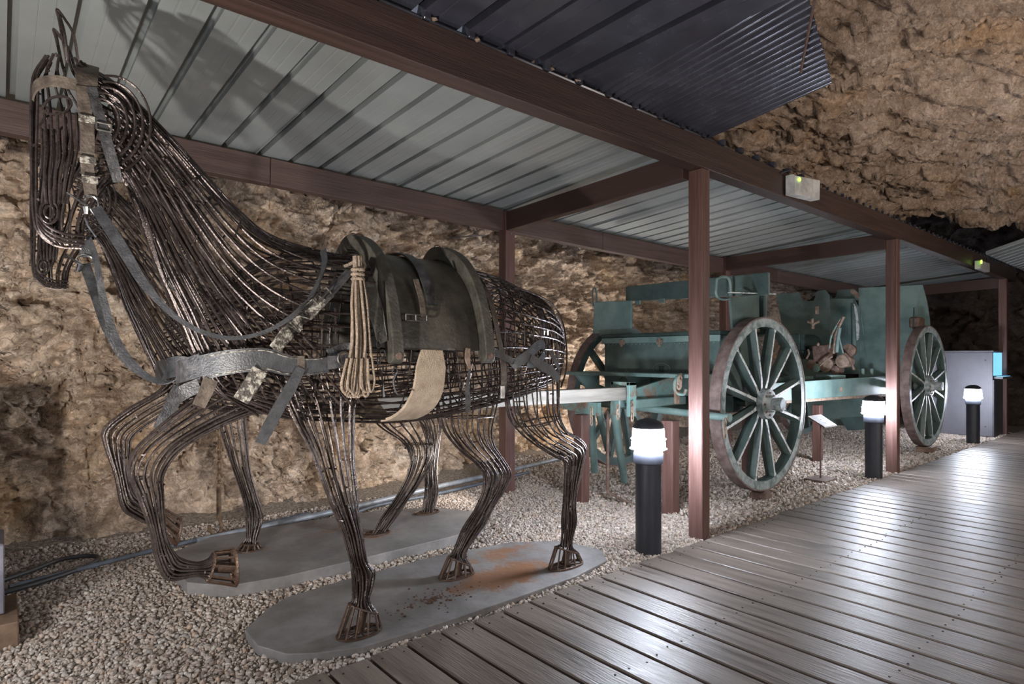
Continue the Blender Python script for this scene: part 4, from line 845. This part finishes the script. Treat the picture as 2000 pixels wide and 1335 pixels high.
# ------------------------------------------------------------------ spoked wheel (shared)
def wheel(parent, x_, y_, z_, R, side):
    """side -1: outer face looks toward -Y"""
    w = .085; s = side; n = 48; b = MB(); ri = R - .078
    y0, y1 = y_, y_ - s*w     # y0 outer face
    vs = []
    for r, yy in ((ri, y0), (R-.012, y0), (R-.012, y1), (ri, y1)):
        for k in range(n): a = 2*math.pi*k/n; vs.append((x_+r*math.cos(a), yy, z_+r*math.sin(a)))
    for i in range(4):
        b.mi = 0 if i != 0 else 1
        j = (i+1) % 4; b.add([], [])
    base_i = len(b.v); b.v.extend(vs)
    for i in range(4):
        j = (i+1) % 4
        for k in range(n): b.f.append((base_i+i*n+k, base_i+i*n+(k+1)%n, base_i+j*n+(k+1)%n, base_i+j*n+k)); b.m.append(1 if i == 0 else 0)
    wo = b.build('wheel', ['green_paint', 'rim_face'], parent)
    b = MB(); vs = []
    for r, yy in ((R-.012, y0+s*.003), (R, y0+s*.002), (R, y1-s*.003), (R-.012, y1-s*.003)):
        for k in range(n): a = 2*math.pi*k/n; vs.append((x_+r*math.cos(a), yy, z_+r*math.sin(a)))
    b.add(vs, [(i*n+k, i*n+(k+1)%n, ((i+1)%4)*n+(k+1)%n, ((i+1)%4)*n+k) for i in range(4) for k in range(n)]); b.build('tyre', 'tyre_rust', wo)
    for k in range(12):
        a = 2*math.pi*(k+.5)/12; er_ = Vector((math.cos(a),0,math.sin(a))); et = Vector((-math.sin(a),0,math.cos(a))); c = Vector((x_,0,z_)); b = MB(); rings_ = []
        for r, fw, bw, yo, yi in ((.10,.036,.050,y0-s*.055+s*.03,y1+s*.0), (.20,.023,.054,y0-s*.012,y1-s*.005), (.40,.021,.066,y0-s*.008,y1), (ri-.03,.020,.062,y0-s*.008,y1+s*.006), (ri+.002,.040,.060,y0-s*.006,y1+s*.006)):
            p = c + er_*r; rings_.append([p+et*(-fw/2)+Vector((0,yo,0)), p+et*(fw/2)+Vector((0,yo,0)), p+et*(bw/2)+Vector((0,(yo+yi)/2,0)), p+et*(bw*.35)+Vector((0,yi,0)), p-et*(bw*.35)+Vector((0,yi,0)), p-et*(bw/2)+Vector((0,(yo+yi)/2,0))])
        vs = [v for r_ in rings_ for v in r_]; b.v.extend([tuple(v) for v in vs]); 
        for i in range(4):
            for q in range(6): b.f.append((i*6+q, i*6+(q+1)%6, (i+1)*6+(q+1)%6, (i+1)*6+q)); b.m.append(1 if q == 0 else 0)
        b.build('spoke', ['green_paint', 'worn_white'], wo)
    hb = MB(); prof_ = [(.0,.135),(.048,.135),(.056,.12),(.048,.06),(.058,.06),(.070,.03),(.118,.024),(.124,.0),(.124,-.02),(.085,-.035),(.065,-.13),(.055,-.15)]
    hb.lathe([(r, s*h - 0) for r, h in prof_], (x_, y_ - s*.0, z_), 'Y', 24); hb.build('hub', 'hub_worn', wo, smooth=True)
    b = MB()
    for k in range(8):
        a = 2*math.pi*k/8; b.lathe([(.011, 0), (.011, s*.012)], (x_+.086*math.cos(a), y_+s*.022, z_+.086*math.sin(a)), 'Y', 6)
    tag(b.build('hub_bolts', 'rust_brown', wo), kind='stuff'); return wo
# ------------------------------------------------------------------ limber
lim = thing('ammunition_limber', (4.64, 3.1, 0), 'green wheeled ammunition limber with chest and seat, behind the nearest brown post', 'gun limber')
def gp(name, lo, hi, m='green_paint', bv=.006, par=None): b = MB(); b.box(lo, hi, bv); return b.build(name, m, par or lim)
wheel(lim, 4.645, 2.36, .742, .69, -1); wheel(lim, 4.645, 3.90, .742, .69, 1)
ch = gp('chest', (4.22, 2.52, .80), (4.85, 3.68, 1.285), 'green_paint')
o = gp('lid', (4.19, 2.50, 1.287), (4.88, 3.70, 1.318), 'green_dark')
gp('lid_trim', (4.198, 2.505, 1.235), (4.218, 3.695, 1.285), 'green_light', .003)
for y_ in (2.72, 3.05, 3.45):
    b = MB(); b.box((4.185,y_-.03,1.225),(4.198,y_+.03,1.262),.003); b.box((4.178,y_-.012,1.20),(4.19,y_+.012,1.27),.003); b.build('latch', 'rust_beige', lim)
b = MB()
for k in range(26): b.lathe([(.006,-.004),(.005,.0)], (4.197, 2.55+k*.044, 1.224), 'X', 6)
tag(b.build('rivets', 'green_light', lim), kind='stuff')
b = MB()
for yc in (2.80, 3.15, 3.42): b.bar((4.215,yc-.13,.86),(4.215,yc,1.0),.004,.010,(1,0,0)); b.bar((4.215,yc+.13,.86),(4.215,yc,1.0),.004,.010,(1,0,0))
b.build('chest_pressing', 'green_light', lim)
b = MB(); yc, zc_ = 3.05, 1.015; b.tube([(4.214, yc+.085*math.cos(a), zc_+.047*math.sin(a)) for a in [k*math.pi/14 for k in range(28)]], .004, 6, closed=True)
b.build('emblem_ring', 'green_light', lim)
b = MB()
for dy in (-.014, .014): b.box((4.210,yc+dy-.005,zc_-.02),(4.219,yc+dy+.005,zc_+.02)); b.box((4.210,yc+dy-.010,zc_+.018),(4.219,yc+dy+.010,zc_+.024)); b.box((4.210,yc+dy-.010,zc_-.024),(4.219,yc+dy+.010,zc_-.018))
b.build('emblem_numeral', 'green_dark', lim)
# seat back board, bracket loop, arm panels
b = MB(); b.prism([(4.74,2.39,1.62),(4.74,3.86,1.665),(4.74,3.86,1.815),(4.74,2.39,1.80)], (.03,0,0)); b.build('backrest', 'green_paint', lim, bevel=.01)
for y_ in (2.95, 3.42, 3.70): gp('backrest_clip', (4.725,y_-.03,1.625), (4.742,y_+.03,1.665), 'green_light', .003)
b = MB(); lp = [(1400,545),(1412,540),(1424,546),(1426,575),(1418,584),(1404,582),(1398,572)]
b.tube(catmull([at(px_,py_,2.66) for px_,py_ in lp+[lp[0]]], 4), .011, 8); b.tube(catmull([at(1424,578,2.66), at(1430,610,2.66), at(1434,645,2.66)],3), .012, 8); b.build('handrail', 'green_light', lim, smooth=True)
b = MB(); b.prism([(4.30,3.43,1.31),(4.30,3.90,1.31),(4.30,3.88,1.64),(4.30,3.43,1.62)], (.02,0,0)); b.build('arm_panel', 'green_light', lim, bevel=.01)
b = MB(); b.prism([at(1427,582,2.5), at(1500,572,2.5), at(1496,640,2.5), at(1432,650,2.5)], (0,.02,0)); b.build('arm_panel', 'green_paint', lim)
b = MB(); b.bar(at(1425,571,2.5), at(1512,574,2.5), .03, .008); b.build('armrest_edge', 'worn_white', lim)
b = MB(); b.tube(catmull([(4.32,3.86,1.60),(4.31,3.86,1.74),(4.31,3.88,1.77),(4.31,3.905,1.74),(4.32,3.905,1.60)],4), .008, 8); b.build('handle', 'green_paint', lim)
gp('seat_post', (4.80,2.46,1.3), (4.83,2.50,1.62), 'green_dark')
# footboard, splinter bar, frame
gp('footboard', (3.88, 2.50, .955), (4.16, 3.86, .985), 'green_light', .004)
for y_ in (2.55, 3.15, 3.72): 
    b = MB(); b.prism([(3.90,y_,.953),(4.20,y_,.953),(4.20,y_,.70)], (0,.03,0)); b.build('bracket', 'green_light', lim)
b = MB(); b.tube([(3.86,2.24,.690),(3.86,3.10,.715)], .027, 16); b.tube([(3.86,3.10,.715),(3.86,3.98,.72)], .024, 12); b.build('splinter_bar', 'green_light', lim, smooth=True)
b = MB(); b.lathe([(.032,-.012),(.032,.012)], (3.86,2.235,.690), 'Y', 16); b.build('end_cap', 'green_rusty', lim)
gp('front_plate', (3.52,2.80,.735), (4.2,2.835,.80), 'green_light'); gp('front_plate', (3.52,2.92,.735), (4.2,2.955,.80), 'green_light')
b = MB(); b.prism([(3.50,3.12,.76),(3.50,3.60,.76),(3.50,3.60,.70),(3.50,3.12,.66)], (.04,0,0)); b.build('cross_plate', 'green_rusty', lim)
b = MB(); b.prism([(3.46,2.78,.68),(3.54,2.78,.68),(3.54,2.78,.93),(3.46,2.78,.93)], (0,.028,0)); b.prism([(3.46,2.93,.68),(3.54,2.93,.68),(3.54,2.93,.93),(3.46,2.93,.93)], (0,.028,0)); b.box((3.46,2.78,.905),(3.54,2.955,.93)); b.build('pole_clamp', 'green_rusty', lim, bevel=.003)
b = MB(); b.prism([(3.55,2.87,.86),(4.15,2.87,.96),(4.15,2.87,.73),(3.55,2.87,.77)], (0,.03,0)); b.build('pole_socket', 'green_rusty', lim, bevel=.004)
b = MB(); b.tube([(4.645,2.30,.742),(4.645,3.95,.742)], .035, 16); b.build('axle', 'green_dark', lim, smooth=True)
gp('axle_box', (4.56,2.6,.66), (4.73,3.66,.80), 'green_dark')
for (a, c) in (((3.55,3.0,.72),(4.1,3.35,.05)), ((3.9,3.55,.70),(4.0,3.6,.1)), ((3.6,3.2,.70),(4.35,3.75,.25))):
    b = MB(); b.tube([a, c], .032, 12); b.build('stay', 'green_light', lim, smooth=True)
b = MB(); b.tube([(3.62,3.12,.70),(3.62,3.12,.04)], .012, 8); b.tube(catmull([(3.62,3.12,.06),(3.66,3.0,.01),(3.7,2.95,.0)],3), .010, 8); b.build('prop_rod', 'rust_brown', lim)
def chainlinks(par, pts, r=.018, tr=.005, m='rust_beige', name='hook_chain'):
    b = MB()
    for k, p in enumerate(pts):
        p = Vector(p); ax = Vector((1,0,0)) if k % 2 else Vector((0,1,0))
        b.tube([p + ax*(r*.62*math.cos(a)) + Vector((0,0,r*1.25*math.sin(a))) for a in [q*math.pi/6 for q in range(12)]], tr, 6, closed=True)
    return b.build(name, m, par, smooth=True)
for (px_, py_, Y_, n) in ((1207,795,2.80,3), (1235,790,2.75,4), (1155,800,3.05,4), (1416,822,2.24,4)):
    q = at(px_, py_, Y_); chainlinks(lim, [q - Vector((0,0,.032*k)) for k in range(n)])
b = MB(); q = at(1322,770,2.62); b.ribbon([q+Vector((0,0,.10)), q, q-Vector((0,0,.07))], .05, (1,0,0), .02); b.build('hook_plate', 'rust_beige', lim, bevel=.004); chainlinks(lim, [at(1326,750,2.58), at(1328,742,2.58)], .028, .009)
b = MB(); b.tube(catmull([at(1340,760,2.55), at(1335,770,2.56), at(1320,765,2.6), at(1318,745,2.6), at(1330,730,2.6)],4), .012, 8); b.build('hook', 'green_rusty', lim, smooth=True)
# wooden supports
def support(x_, y_, h_, label, w=.09):
    b = MB(); b.box((x_-w/2,y_-w/2,-.03),(x_+w/2,y_+w/2,h_), .004); return tag(b.build('support_post', 'post_wood', origin=(x_,y_,0)), label, 'post', 'short timber supports under the carriages')
support(3.46, 3.25, .665, 'short brown timber prop under the left end of the limber front')
support(3.66, 2.57, .66, 'short brown timber prop directly behind the nearest bollard lamp')
support(5.02, 2.72, .62, 'short brown timber prop seen through the spokes of the nearer wheel', .08)
support(6.75, 2.86, .60, 'dark timber prop under the gun trail right of the nearer wheel', .08)
b = MB(); b.prism([(4.50,2.33,0),(4.66,2.33,0),(4.66,2.33,.05),(4.60,2.33,.05)], (0,.12,0)); tag(b.build('wheel_chock', 'rust_brown', origin=(4.58,2.4,0)), 'rusty wedge chock under the nearer limber wheel', 'chock')
b = MB(); b.box((8.34,2.24,-.01),(8.56,2.40,.058),.004); tag(b.build('wheel_block', 'plank_brown', origin=(8.45,2.3,0)), 'flat wooden block under the farther gun wheel', 'block')
# ------------------------------------------------------------------ field gun
gun = thing('field_gun', (8.4, 3.0, 0), 'green field gun carriage with tall shields and rusty breech, farther along the shelter', 'gun')
def gg(name, lo, hi, m='green_paint', bv=.006): b = MB(); b.box(lo, hi, bv); return b.build(name, m, gun)
wheel(gun, 8.42, 2.28, .778, .715, -1); wheel(gun, 8.42, 3.82, .778, .715, 1)
sd = MB(); sd.prism([(5.15,2.74,.70),(8.55,2.74,.655),(8.75,2.74,.60),(8.75,2.74,.885),(8.55,2.74,.885),(5.15,2.74,.868)], (0,.025,0)); sd.build('trail_cheek', 'green_light', gun, bevel=.004)
sd = MB(); sd.prism([(5.15,3.42,.70),(8.55,3.42,.655),(8.75,3.42,.60),(8.75,3.42,.885),(8.55,3.42,.885),(5.15,3.42,.868)], (0,.025,0)); sd.build('trail_cheek', 'green_light', gun, bevel=.004)
b = MB(); b.prism([(5.15,2.73,.680),(8.55,2.73,.632),(8.55,2.73,.662),(5.15,2.73,.706)], (0,.06,0)); b.build('rust_flange', 'rust_beige', gun)
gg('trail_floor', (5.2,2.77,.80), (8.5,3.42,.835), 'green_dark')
b = MB(); b.lathe([(.028,-.008),(.028,.004)], (7.05,2.735,.765), 'Y', 16); b.lathe([(.016,-.012),(.016,-.006)], (7.05,2.735,.765), 'Y', 10); b.build('lug', 'rust_beige', gun)
b = MB(); b.tube([(8.42,2.3,.778),(8.42,3.8,.778)], .04, 16); b.build('axle', 'green_dark', gun, smooth=True)
def onX(px_, py_, Xp): u = (px_-CX)/F; d = Xp/(C_+u*S_); return Vector((Xp, d*(S_-u*C_), H-(py_-CY)/F*d))
def plate(name, pts, Xp, m, th=.012):
    b = MB(); b.prism([onX(px_,py_,Xp) for px_,py_ in pts], (th,0,0)); return b.build(name, m, gun)
plate('shield', [(1677,562),(1802,556),(1811,590),(1816,625),(1818,700),(1800,745),(1677,745)], 8.62, 'green_light')
plate('shield', [(1516,574),(1560,570),(1569,588),(1589,587),(1596,568),(1612,566),(1620,576),(1622,750),(1528,750),(1528,640)], 7.95, 'green_paint')
plate('shield', [(1621,583),(1668,583),(1677,600),(1679,730),(1621,730)], 8.45, 'green_light')
plate('shield_cap', [(1622,577),(1626,584),(1632,580),(1636,566),(1668,564),(1677,572),(1677,586),(1622,586)], 8.52, 'green_paint')
plate('shield_edge', [(1667,592),(1673,600),(1678,640),(1677,662),(1673,664),(1671,620)], 8.30, 'worn_white')
b = MB(); b.tube([onX(1668,600,8.35), onX(1669,684,8.35)], .03, 12); b.build('equilibrator_tube', 'green_light', gun, smooth=True)
plate('shield_bracket', [(1660,570),(1664,563),(1678,574),(1678,582),(1672,580)], 8.3, 'rust_beige')
b = MB(); b.tube([onX(1681,612,8.5), onX(1693,700,8.5)], .006, 6); b.build('rod', 'green_light', gun)
b = MB(); b.tube([onX(1785,600,8.3), onX(1783,690,8.3)], .008, 6); b.build('rod', 'green_dark', gun)
# barrel and cradle behind the shield opening
b = MB(); b.lathe([(.0,-.62),(.09,-.62),(.105,-.58),(.105,-.1),(.085,0),(.07,.6),(.055,1.6),(.06,1.62),(.06,1.70)], (8.0,3.42,1.30), 'X', 20); b.build('barrel', 'green_dark', gun, smooth=True)
gg('cradle', (7.5,3.35,1.10), (8.9,3.50,1.20), 'green_dark')
gg('breech_block', (7.36,3.33,1.20), (7.52,3.52,1.40), 'green_dark')
b = MB(); b.box(onX(1595,608,7.4)-Vector((0,.016,.03)), onX(1595,608,7.4)+Vector((.02,.016,.06))); b.build('sight_bracket', 'rust_beige', gun)
b = MB(); b.tube([onX(1578,628,7.35), onX(1590,632,7.35), onX(1600,627,7.35)], .016, 8); b.tube([onX(1586,622,7.35), onX(1588,642,7.35)], .018, 8); b.build('sight', 'rust_beige', gun, smooth=True)
# saddle machinery on the trail
b = MB(); b.prism([onX(1585,675,7.3), onX(1618,672,7.3), onX(1622,690,7.3), onX(1610,712,7.3), onX(1588,706,7.3)], (.22,0,0)); b.build('saddle_casting', 'rust_brown', gun, bevel=.012)
for (cx_, cy_, r, ln, m) in ((1612,712,.085,.20,'rust_beige'), (1584,712,.06,.16,'rust_brown'), (1645,705,.075,.16,'rust_beige'), (1657,684,.075,.05,'rust_brown'), (1594,718,.05,.18,'green_rusty'), (1630,722,.05,.15,'rust_brown')):
    p = onX(cx_, cy_, 7.3); b = MB(); b.lathe([(r*.5,-.01),(r,0),(r,ln),(r*.7,ln+.03)], p, 'X', 16); b.build('gear_housing', m, gun, smooth=True)
for pts, r, m in (([(1628,690),(1632,655),(1642,630),(1648,618)], .016, 'rust_beige'), ([(1620,680),(1624,655),(1636,632),(1642,622)], .011, 'green_rusty'), ([(1638,655),(1642,672),(1647,690)], .010, 'green_light'), ([(1634,688),(1636,665),(1640,640)], .020, 'green_light'), ([(1575,700),(1580,690),(1578,682)], .012, 'rust_brown'), ([(1650,690),(1660,702),(1668,722)], .014, 'rust_brown'), ([(1600,716),(1612,704),(1626,696)], .010, 'rust_beige')):
    b = MB(); b.tube(catmull([onX(px_,py_,7.22) for px_,py_ in pts], 4), r, 8); b.build('lever', m, gun, smooth=True)
b = MB(); p = onX(1598,672,7.25); b.lathe([(.004,-.02),(.014,-.012),(.018,0),(.014,.012),(.004,.02)], p, 'Z', 10); b.build('knob', 'rust_beige', gun, smooth=True)
b = MB(); b.prism([Vector((6.95,2.80,.885)), Vector((7.35,2.80,.875)), Vector((7.38,2.9,.875)), Vector((6.98,2.98,.885))], (0,0,.04)); b.build('seat_pad', 'green_light', gun, bevel=.01)
for px_ in (1685, 1702):
    p = at(px_, 728, 2.85); b = MB(); b.lathe([(.022,-.02),(.022,.05),(.018,.055)], p, 'Z', 12); b.build('bolt', 'green_light', gun)
plate('lower_shield', [(1578,782),(1640,780),(1700,776),(1700,826),(1660,832),(1578,822)], 7.9, 'green_paint')
plate('lower_shield', [(1640,815),(1705,812),(1705,838),(1655,840)], 7.6, 'green_dark')
b = MB(); b.box((8.30,2.36,1.46),(8.55,2.46,1.60),.02); b.build('side_box', 'rust_brown', gun)
# ------------------------------------------------------------------ information sign
sg = thing('information_sign', (5.62,2.36,0), 'small lectern sign with white printed card on a thin brown pole', 'sign')
b = MB(); b.box((5.50,2.27,-.01),(5.76,2.45,.028), .004); b.build('base', 'sign_brown', sg)
b = MB(); b.tube([(5.63,2.36,.03),(5.63,2.36,.555)], .008, 8); b.build('pole', 'sign_brown', sg)
q = [at(1583,812,2.42), at(1620,814,2.42), at(1637,834,2.28), at(1604,835,2.28)]
q = [Vector((5.50,2.42,.585)), Vector((5.78,2.42,.585)), Vector((5.76,2.27,.50)), Vector((5.50,2.27,.50))]
b = MB(); b.prism(q, (0,0,-.008)); b.build('plate', 'sign_brown', sg)
n_ = Vector((0,0,.0015)); b = MB(); b.prism([p + n_ for p in (q[0].lerp(q[2],.02), q[1].lerp(q[3],.02), q[2].lerp(q[0],.02), q[3].lerp(q[1],.02))], (0,0,.002)); b.build('card', 'paper', sg)
b = MB()
for k in range(7):
    v = .15 + k*.105; l0 = q[0].lerp(q[3], v).lerp(q[1].lerp(q[2], v), .15); l1 = q[0].lerp(q[3], v).lerp(q[1].lerp(q[2], v), .85 if k % 3 else .55)
    b.bar(l0 + Vector((0,0,.0045)), l1 + Vector((0,0,.0045)), .004, .0008)
tag(b.build('print', 'print_grey', sg), kind='stuff')
# ------------------------------------------------------------------ cabinet with display
cb = thing('display_cabinet', (11,2.5,0), 'grey metal display cabinet with blue lit recess at the end of the boardwalk', 'cabinet')
b = MB(); b.box((10.62,2.12,.0),(10.66,3.02,1.19), .004); b.build('front_panel', 'cabinet_grey', cb)
b = MB(); b.box((10.60,2.105,1.192),(11.5,3.03,1.215), .004); b.build('top', 'cabinet_grey', cb)
b = MB(); b.box((10.665,2.14,.0),(11.45,3.0,1.188)); b.build('body', 'cabinet_dark', cb)
b = MB(); b.box((10.62,2.105,.0),(11.48,2.125,.80)); b.build('side_panel', 'cabinet_dark', cb)
b = MB(); b.box((10.70,2.118,.86),(11.25,2.135,1.185)); b.build('screen', 'screen_blue', cb)
b = MB(); b.box((10.70,2.02,.815),(11.28,2.12,.845), .004); b.build('shelf', 'cabinet_grey', cb)
b = MB(); b.box((10.72,2.03,.847),(11.20,2.10,.852)); b.build('light_strip', 'screen_blue', cb)
b = MB()
for y_, z_ in ((2.2,1.08),(2.2,.14)): b.lathe([(.012,-.004),(.012,0)], (10.619,y_,z_), 'X', 8)
tag(b.build('screws', 'cabinet_dark', cb), kind='stuff')
b = MB(); b.box((10.3,2.0,-.02),(10.9,2.5,.03)); 
# ------------------------------------------------------------------ cables, conduit, chain, rod, block
b = MB(); pts = [(.879,3.90,.03),(1.5,3.96,.04),(1.95,4.0,.05),(2.6,4.12,.06),(3.3,4.22,.07),(4.4,4.40,.08)]
b.tube(catmull(pts, 5), .020, 10); tag(b.build('conduit', 'conduit_grey', origin=(2.5,4.1,.05), smooth=True), 'smooth grey conduit pipe lying along the foot of the rock wall', 'pipe')
b = MB(); b.tube(catmull([(.03,3.72,.02),(.3,3.80,.02),(.683,3.88,.03),(1.0,3.93,.035),(1.3,3.99,.04),(1.6,4.02,.05)], 10), [.011 if k % 2 else .0135 for k in range(51)], 10); tag(b.build('cable', 'cable_blue', origin=(.8,3.9,.03), smooth=True), 'dark corrugated cable running in front of the raised hooves', 'cable', 'corrugated cables on the gravel')
b = MB(); P3 = catmull([(1.0,3.94,.03),(1.3,3.87,.02),(1.55,3.86,.02),(1.8,3.90,.02),(2.1,4.0,.03),(2.6,4.07,.02),(3.1,4.15,.02),(3.8,4.25,.03)], 10); b.tube(P3, [.011 if k % 2 else .0135 for k in range(len(P3))], 10); tag(b.build('cable', 'cable_blue', origin=(2,4,.03), smooth=True), 'ribbed bluish cable looping below the conduit near the rear slab', 'cable', 'corrugated cables on the gravel')
b = MB(); P3 = catmull([(-.1,3.78,.02),(.1,3.92,.02),(.25,4.05,.02),(.38,4.02,.02),(.40,3.92,.02),(.30,3.80,.02),(.1,3.68,.02),(-.1,3.62,.02)], 8); b.tube(P3, .012, 8); tag(b.build('cable', 'cable_black', origin=(.2,3.9,.02), smooth=True), 'black cable loop on the gravel at the far left', 'cable', 'corrugated cables on the gravel')
hc = thing('hanging_chain', (1.01,4.08,.6), 'rusty chain with hook hanging on the rock wall below the nearer horse', 'chain')
chainlinks(hc, [(1.03,4.02,.98 - .034*k) for k in range(20)], .021, .006, 'chain_rust', 'chain_run')
b = MB(); b.tube([(1.03,4.02,.33),(1.03,4.02,.12)], .014, 8); b.tube(catmull([(1.03,4.02,.14),(1.045,4.02,.05),(1.015,4.02,.015),(.98,4.02,.05),(.975,4.02,.08)],4), .011, 8); b.build('hook', 'chain_rust', hc, smooth=True)
b = MB(); b.tube([at(886,464,4.1), at(948,459,3.93)], .006, 8); tag(b.build('steel_rod', 'bright_metal', origin=tuple(at(915,462,4.0))), 'thin steel rod sticking out of the rock beside the back post', 'rod')
bl = thing('grey_pedestal', (-.12,3.2,0), 'grey violet pedestal block on a timber foot at the lower left edge', 'pedestal')
b = MB(); b.box((-.40,3.14,.085),(.012,3.42,.36), .004); b.add([(-.40,3.14,.361),(.012,3.14,.361),(.012,3.42,.361),(-.40,3.42,.361),(-.15,3.28,.42)], [(0,1,4),(1,2,4),(2,3,4),(3,0,4),(3,2,1,0)]); b.build('block', 'block_violet', bl)
b = MB(); b.prism([(-.75,3.20,.37),(-.06,3.20,.37),(-.06,3.30,.82),(-.75,3.30,.82)], (0,.03,.0)); b.build('display_board', 'block_violet', bl)
b = MB(); b.box((-.45,3.03,-.02),(.055,3.40,.08), .004); b.build('timber_foot', 'plank_brown', bl)
